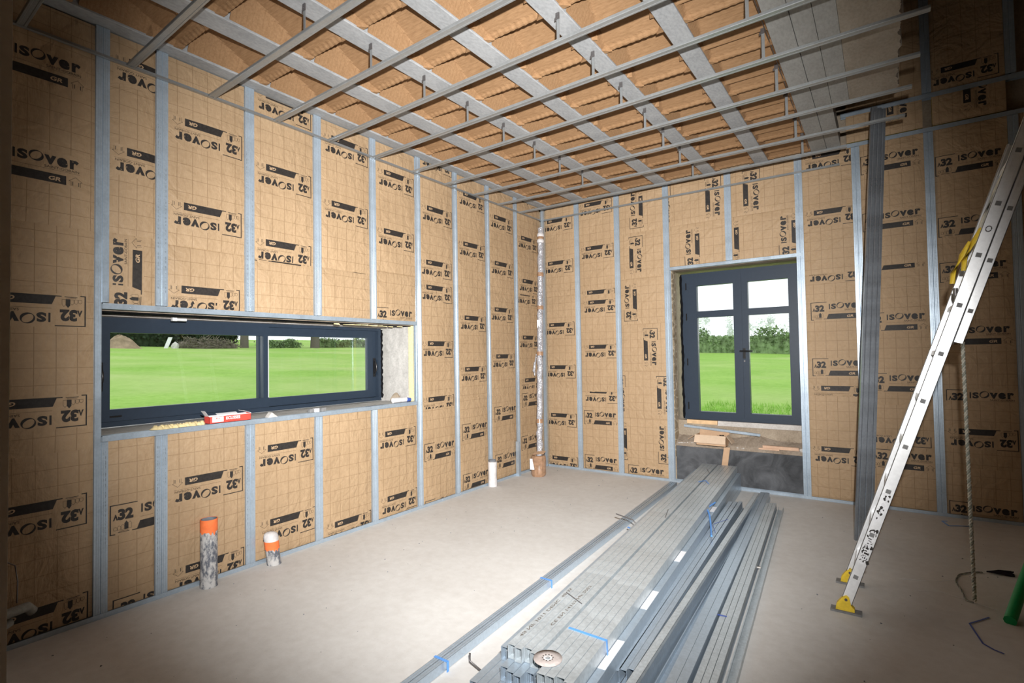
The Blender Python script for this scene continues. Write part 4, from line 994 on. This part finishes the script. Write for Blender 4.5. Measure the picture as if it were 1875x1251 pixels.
mb = MB(); mb.obox((x0, y0+LYb, z0+HZ), V(LX, 0, 0), V(0, -.06, .022), V(0, 0, .0015)); mb.obox((x0, y0+LYb*.30, z0+HZ), V(.0015, 0, 0), V(0, .15, 0), V(-.03, 0, .010)); mb.build('flap', 'white_paper', b_)
mb = MB()
for k in range(16): c = V(-.015-.02*random.random(), -4.90+.019*k, 1.1195); mb.rev(c, [(.022+.012*random.random(), 0), (.02, .012), (.008, .020+.012*random.random()), (.0005, .026)], 7, jit=.5)
tag(mb.build('foam_scraps', 'yellow_wool'), 'pale foam scraps on the sill left of the red box', 'foam scraps', None, 'stuff')
mb = MB(); mb.prism([(-.05, -4.13, 1.1185), (-.05, -4.05, 1.1185), (-.05, -4.10, 1.158)], (.05, 0, 0)); tag(mb.build('plaster_chunk', 'rubble_white'), 'white triangular plaster chunk on the sill of the low window', 'chunk')
root = empty('shim_blocks', (-.03, -3.69, 1.119), 'small white block between two dark shims on the low sill', 'shim')
for y, mt in ((-3.755, 'grey_rubber'), (-3.705, 'white_paper'), (-3.640, 'grey_rubber')):
    mb = MB(); mb.box((-.045, y, 1.1195), (-.012, y+.042, 1.150)); mb.build('block', mt, root)
root = empty('plastic_tube', (-.05, -2.66, 1.119), 'pale bottle with a blue cap lying at the right end of the low sill', 'bottle')
mb = MB(); mb.tube([(-.05, -2.80, 1.146), (-.045, -2.63, 1.146)], .026, 12); mb.build('tube_body', 'white_wrap', root)
mb = MB(); mb.tube([(-.045, -2.63, 1.144), (-.043, -2.57, 1.140)], [.024, .018], 10); mb.build('cap', 'blue_dark', root)
mb = MB(); mb.rev((-.24, -2.585, 1.114), [(.045, 0), (.05, .03), (.035, .07), (.012, .09), (.0005, .092)], 9, jit=.4, smooth=False); tag(mb.build('stone_chunk', 'masonry'), 'brown broken stone at the right reveal of the low window', 'stone')
mb = MB(); mb.tube([(-.30, -4.67, 1.885), (-.30, -4.60, 1.885)], .012, 8); mb.box((-.31, -4.70, 1.872), (-.28, -4.67, 1.903)); tag(mb.build('fixing_bracket', 'aluminium'), 'small bright fixing bracket above the left part of the low window', 'bracket')
# tall window ledge
root = empty('cardboard_box', (2.29, .10, .47), 'open shallow cardboard box on the ledge of the tall window', 'box')
bx0, bx1, by0, by1, bz0, bz1 = 2.115, 2.455, -.005, .155, .478, .600
mb = MB(); t_ = .004
mb.box((bx0, by0, bz0), (bx1, by1, bz0+t_)); mb.box((bx0, by0, bz0), (bx1, by0+t_, bz1)); mb.box((bx0, by1-t_, bz0), (bx1, by1, bz1)); mb.box((bx0, by0, bz0), (bx0+t_, by1, bz1)); mb.box((bx1-t_, by0, bz0), (bx1, by1, bz1)); mb.build('box_body', 'cardboard', root)
mb = MB(); mb.obox((bx0-.012, by0-.001, bz1), V(bx1-bx0+.012, 0, 0), V(0, -.045, -.088), V(0, -.003, .001)); mb.build('front_flap', 'cardboard_light', root)
mb = MB(); mb.obox((bx1, by0+.01, bz1), V(0, by1-by0-.01, 0), V(.062, 0, -.085), V(.003, 0, .002)); mb.build('right_flap', 'cardboard_light', root)
mb = MB(); mb.obox((bx0, by0+.01, bz1), V(0, by1-by0-.01, 0), V(-.095, 0, -.065), V(-.002, 0, .003)); mb.build('left_flap', 'cardboard', root)
mb = MB(); mb.obox((bx0, by1, bz1), V(bx1-bx0, 0, 0), V(0, .022, .055), V(0, .003, 0)); mb.build('back_flap', 'cardboard', root)
mb = MB()
for k in range(14): a = V(2.36+.05*random.random(), .06+.03*random.random(), .585+.012*random.random()); mb.tube([a, a+V(.012*random.random(), .01, .008)], .004, 5)
mb.box((2.33, .04, bz0+t_), (2.43, .11, .588)); tag(mb.build('dark_screws', 'black_plastic'), 'dark screws showing over the rim inside the cardboard box', 'screws', None, 'stuff')
mb, *_ = bar_mesh((1.935, .165), (2.80, .105), .672, .030, .024, 'n')
mb = MB(); a = V(1.930, .140, .690); b = V(2.800, .085, .640); L = b-a; mb.obox(a, L, V(0, .040, 0), V(0, 0, .0015)); mb.obox(a, L, V(0, .0015, 0), V(0, 0, -.026)); mb.obox(a+V(0, .0385, 0), L, V(0, .0015, 0), V(0, 0, -.026))
tag(mb.build('ledge_channel', 'galvanised'), 'thin steel channel lying above the cardboard box under the tall window', 'steel profile')
mb = MB(); mb.box((2.83, .070, .486), (3.19, .105, .520)); mb.prism([(2.79, .055, .474), (3.0, .055, .474), (3.0, .10, .474), (2.84, .10, .474)], (0, 0, .018)); tag(mb.build('timber_offcut', 'pink_timber'), 'pinkish split timber offcut on the right side of the tall window ledge', 'timber')
mb = MB(); mb.rev((3.225, .09, .478), [(.026, 0), (.03, .02), (.018, .036), (.0005, .04)], 7, jit=.4, smooth=False); tag(mb.build('plaster_lump', 'rubble_white'), 'pale plaster lump at the right end of the tall window ledge', 'lump')
mb = MB(); rr = random.Random(5)
for k in range(150):
    x = rr.choice((rr.uniform(1.86, 2.12), rr.uniform(1.86, 2.12), rr.uniform(2.48, 3.2))); y = .088+.045*rr.random(); z = .455+.030*sin(3.1*(x-1.7))**2+.3*(y-.088); q = .004+.010*rr.random()
    mb.rev((x, y, z), [(q, 0), (q*.9, q*.5), (.0003, q)], 5, jit=.6, smooth=False)
tag(mb.build('rubble', 'rubble_white'), 'pale crumbs of rubble strewn on the tall window ledge', 'rubble', None, 'stuff')
mb = MB(); mb.obox((2.412, .075, .462), V(.068, 0, 0), V(-.040, .012, -.26), V(0, .006, 0)); tag(mb.build('tape_strip', 'cardboard'), 'brown cardboard strip hanging down the dark membrane below the box', 'strip')
# red wire and grey sleeve low at the left edge
root = empty('pipe_sleeve', (.06, -5.62, .10), 'grey foam pipe sleeves poking out at the left edge near the floor', 'sleeve')
mb = MB(); mb.tube([(.16, -5.78, .235), (.10, -5.66, .235), (.06, -5.56, .23), (.035, -5.535, .19)], .026, 10); mb.build('sleeve', 'grey_foam', root)
mb = MB(); mb.tube([(.16, -5.80, .16), (.10, -5.69, .165), (.05, -5.63, .17)], .024, 10); mb.build('sleeve', 'grey_foam', root)
root = empty('red_cable', (.06, -5.62, .40), 'thin cable with a red end hanging low at the left edge', 'cable')
mb = MB(); mb.tube([(.07, -5.70, .50), (.06, -5.65, .505), (.05, -5.61, .47), (.045, -5.598, .38), (.045, -5.60, .262)], .0035, 6); mb.build('wire', 'wire_steel', root)
mb = MB(); mb.tube([(.075, -5.72, .49), (.06, -5.65, .50)], .012, 8); mb.build('red_end', 'red_wire', root)
# stud close to the camera at the left edge
root = empty('door_post', (2.93, -6.19, 0), 'bright steel stud close to the camera along the left edge of the picture', 'stud')
p = V(2.9405, -6.1945, 0); q = V(-.188, -.98, 0).normalized(); nn = V(.98, -.188, 0)
mb = MB(); mb.prism([p+q*a+nn*b for a, b in ribbon([(0, -.05), (0, 0), (.03, 0), (.033, -.002), (.036, 0), (.07, 0), (.07, -.05)], .0012)], (0, 0, 3.69)); mb.build('channel', 'aluminium', root)  # pale aluminium colour paints the strong flash onto this steel stud
# specks on the floor
mb = MB(); rr = random.Random(11)
for k in range(260):
    x = rr.uniform(.1, 5.0); y = rr.uniform(-5.6, -.1)
    if 1.75 < x < 3.45: continue
    q = .002+.004*rr.random()**2; mb.rev((x, y, .0006), [(q, 0), (q*.8, q*.6), (.0002, q*.8)], 5, jit=.5, smooth=False)
tag(mb.build('floor_crumbs', 'pvc_pipe'), 'tiny dark crumbs scattered over the screed floor', 'crumbs', None, 'stuff')

# ------------------------------------------------------------------ outdoors
def gz(x, y):
    X_ = max(0, -x-.6); Y_ = max(0, y-.5); R_ = math.hypot(X_, Y_); a = X_/(X_+Y_+1e-6)
    return -.18+(.030+.031*a)*max(0, R_-1)
mb = MB(); xs = [-110+2.0*i for i in range(54)]+[-2, -.6]; ys = []
gx = sorted(set([-110+2.5*i for i in range(45)]+[2.5*i for i in range(20)]+[-.6])); gy = sorted(set([-12+2.5*j for j in range(46)]+[.5]))
vs = [(x, y, gz(x, y)+(.03*sin(x*.7)*cos(y*.9) if (x < -3 or y > 3) else 0)) for y in gy for x in gx]; N = len(gx)
fs = []
for j in range(len(gy)-1):
    for i in range(N-1):
        xa, xb, ya, yb = gx[i], gx[i+1], gy[j], gy[j+1]
        if xb > -.6 and ya < .5: continue
        fs.append((j*N+i, j*N+i+1, (j+1)*N+i+1, (j+1)*N+i))
mb.grid(vs, fs, 0, True); structure(mb.build('ground', 'meadow', origin=(0, 0, 0)))
rr = random.Random(21)
mb = MB()
for k in range(1500):
    x = rr.uniform(1.2, 5.2)+0; y = 7.6+rr.random()**1.5*2.2; x += (y-.2)*-.16; z = gz(x, y); hgt = .05+.12*rr.random(); a = rr.random()*6.3; wd = .010
    d = V(cos(a), sin(a), 0); t2 = V(rr.uniform(-.06, .06), rr.uniform(-.06, .06), hgt)
    mb.face([V(x, y, z)-d*wd, V(x, y, z)+d*wd, V(x, y, z)+t2])
tag(mb.build('grass', 'blade'), 'taller grass tufts outside near the tall window', 'grass', None, 'stuff')
def leaves(mb, c, rad, n, size, rr):
    for k in range(n):
        while True:
            p = V(rr.uniform(-1, 1), rr.uniform(-1, 1), rr.uniform(-1, 1))
            if p.length < 1: break
        p = p*(.55+.45*rr.random())/max(p.length, .3)*min(1, p.length+.35)
        q = Vector(c)+V(p.x*rad[0], p.y*rad[1], p.z*rad[2]); a = V(rr.gauss(0, 1), rr.gauss(0, 1), rr.gauss(0, 1)).normalized(); b = a.cross(V(rr.gauss(0, 1), rr.gauss(0, 1), 1)).normalized(); s_ = size*rr.uniform(.6, 1.3)
        mb.face([q-a*s_, q-b*s_*.5, q+a*s_, q+b*s_*.5])
def tree(x, y, hgt, rad, mat, label, group, n=1100, size=.16, trunk=.16, clear=.25, clumps=9, dense=1.0):
    z = gz(x, y); rr = random.Random(int(x*131+y*17)); root = empty('tree', (x, y, z), label, 'tree', group)
    mb = MB(); mb.tube([(x, y, z-.2), (x+.1, y, z+hgt*clear), (x+.05, y+.1, z+hgt*.75)], [trunk*1.2, trunk, trunk*.3], 8)
    mb2 = MB()
    for k in range(clumps):
        a = rr.random()*6.3; rd = rad*(.25+.65*rr.random()); zz = z+hgt*(clear+.10+(.86-clear)*rr.random()); c = V(x+rd*cos(a), y+rd*sin(a), zz)
        mb.tube([(x+.05, y, z+hgt*clear*1.05), V(x, y, z+hgt*clear*1.05).lerp(c, .6)+V(0, 0, .1), c], [trunk*.45, trunk*.25, trunk*.08], 5)
        leaves(mb2, c, (rad*.5*dense, rad*.5*dense, hgt*.17*dense), n//clumps, size, rr)
    mb.build('trunk', 'bark' if mat != 'leaf_haze_tint' else mat, root); mb2.build('crown', mat, root)
def hedge(pts, hgt, wd, mat, label, n=2600, size=.12, name='hedge'):
    rr = random.Random(int(pts[0][0]*7+pts[0][1])); mb = MB()
    for k in range(n):
        t_ = rr.random()*(len(pts)-1); i = min(int(t_), len(pts)-2); f = t_-i
        x = pts[i][0]+(pts[i+1][0]-pts[i][0])*f; y = pts[i][1]+(pts[i+1][1]-pts[i][1])*f; z = gz(x, y)
        hh = hgt*(.85+.22*sin(t_*5.3)+.15*sin(t_*13)); zz = z+hh*rr.random()**.7
        leaves(mb, (x+rr.uniform(-wd, wd), y+rr.uniform(-wd, wd), zz), (.15, .15, .12), 1, size, rr)
    # dense core so that the hedge has a body
    for a, b in zip(pts, pts[1:]):
        m_ = 10
        for k in range(m_):
            x = a[0]+(b[0]-a[0])*k/m_; y = a[1]+(b[1]-a[1])*k/m_; q = math.hypot(b[0]-a[0], b[1]-a[1])/m_
            mb.rev((x, y, gz(x, y)-.1), [(q*.9, 0), (q*.95, hgt*.45), (q*.6, hgt*.78), (.01, hgt*.86)], 8, jit=.3)
    return tag(mb.build(name, mat), label, 'hedge')
# seen through the tall window
hedge([(-24, 50), (-16, 50.5), (-9, 49.5), (-2, 49), (4, 48)], 2.2, .7, 'leaf_hedge', 'dense green hedge at the end of the field behind the tall window', 9000, .17)
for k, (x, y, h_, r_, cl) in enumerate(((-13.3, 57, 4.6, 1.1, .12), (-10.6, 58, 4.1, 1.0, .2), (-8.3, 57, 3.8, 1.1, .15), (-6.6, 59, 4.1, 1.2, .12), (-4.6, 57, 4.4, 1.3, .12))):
    tree(x, y, h_, r_, 'leaf_haze_tint', 'pale misty tree behind the hedge, %s from the left, seen through tall window' % ORD[k], 'misty trees behind the hedge', 700, .12, .06, cl, 9, .8)
# seen through the low window: dark belt, mound, brush, single trees
for k in range(5):
    a = k/4; x = -67.5+2.0*a; y = 8.5+18.5*a
    tree(x, y, 7.2+1.2*sin(k*2.1), 2.0, 'leaf_dark', 'dark dense tree in the belt behind the field, %s from the left' % ORD[k], 'dark tree belt behind the field', 3200, .34, .30, .06, 14, 1.0)
hedge([(-62.5, 6), (-62.5, 13), (-62, 20), (-61.5, 26)], 2.9, 1.0, 'leaf_dark', 'dark undergrowth below the tree belt behind the field', 6200, .26, 'undergrowth')
mb = MB(); vs = []; n = 40
for j in range(9):
    for k in range(n): r_ = 1.9*j/8; an = 2*pi*k/n; vs.append((-56+r_*cos(an)*.8, 12.9+r_*sin(an), gz(-56, 12.9)-.1+1.25*math.cos(min(1, j/8)*pi/2)**1.3*(1+.12*sin(3*an+j))))
mb.grid(vs, [(j*n+k, j*n+(k+1) % n, (j+1)*n+(k+1) % n, (j+1)*n+k) for j in range(8) for k in range(n)], 0, True); tag(mb.build('earth_mound', 'earth'), 'brown earth mound at the far edge of the field, left of the white slab', 'mound')
x, y = -56, 16.6; z = gz(x, y); mb = MB(); mb.obox((x, y, z-.1), V(.1, 0, 0), V(.0, .36, .0), V(-.2, .55, 1.25)); tag(mb.build('white_slab', 'sheet_white'), 'white slab leaning at the far edge of the field', 'slab')
x, y = -55.6, 17.55; z = gz(x, y); mb = MB(); mb.rev((x, y, z-.1), [(.32, 0), (.36, .35), (.25, .6), (.01, .8)], 8, jit=.4, smooth=False); tag(mb.build('pale_rock', 'rubble_white'), 'small pale rock beside the leaning white slab', 'rock')
rr = random.Random(3); mb = MB()
for k in range(520):
    y = 18.1+5.8*rr.random(); x = -56+rr.uniform(-.7, .7); z = gz(x, y); a = V(x, y, z+1.05*rr.random()*sin(min(1, max(0, (y-17.6)/6.6))*pi)**.5); d = V(rr.gauss(0, .25), rr.gauss(0, .5), rr.gauss(.10, .22)); mb.tube([a, a+d], .028, 4)
for k in range(7): yy = 18.6+.8*k; mb.rev((-56.3, yy, gz(-56, yy)-.2), [(.7, 0), (.65, .5), (.4, .8), (.01, .95)], 8, jit=.4, smooth=False)
tag(mb.build('brush_pile', 'brushwood'), 'long grey pile of cut brushwood at the edge of the field', 'brush pile', None, 'stuff')
tree(-57.5, 25.7, 8.5, 2.6, 'leaf_dark', 'single dark-trunked tree seen just left of the low window meeting stile', None, 900, .22, .42, .36, 10)
tree(-56.0, 34.1, 8.5, 4.2, 'leaf_hedge', 'single broad tree seen through the right pane of the low window', None, 1000, .20, .50, .33, 11)
hedge([(-57, 27.3), (-57, 30), (-56.5, 32.0)], .95, .5, 'leaf_hedge', 'low green hedge left of the single broad tree', 3000, .13)
hedge([(-57, 35.6), (-56, 38.5), (-55, 42), (-54, 46)], 1.15, .6, 'leaf_hedge', 'taller green hedge at the right side of the low window view', 4600, .14)
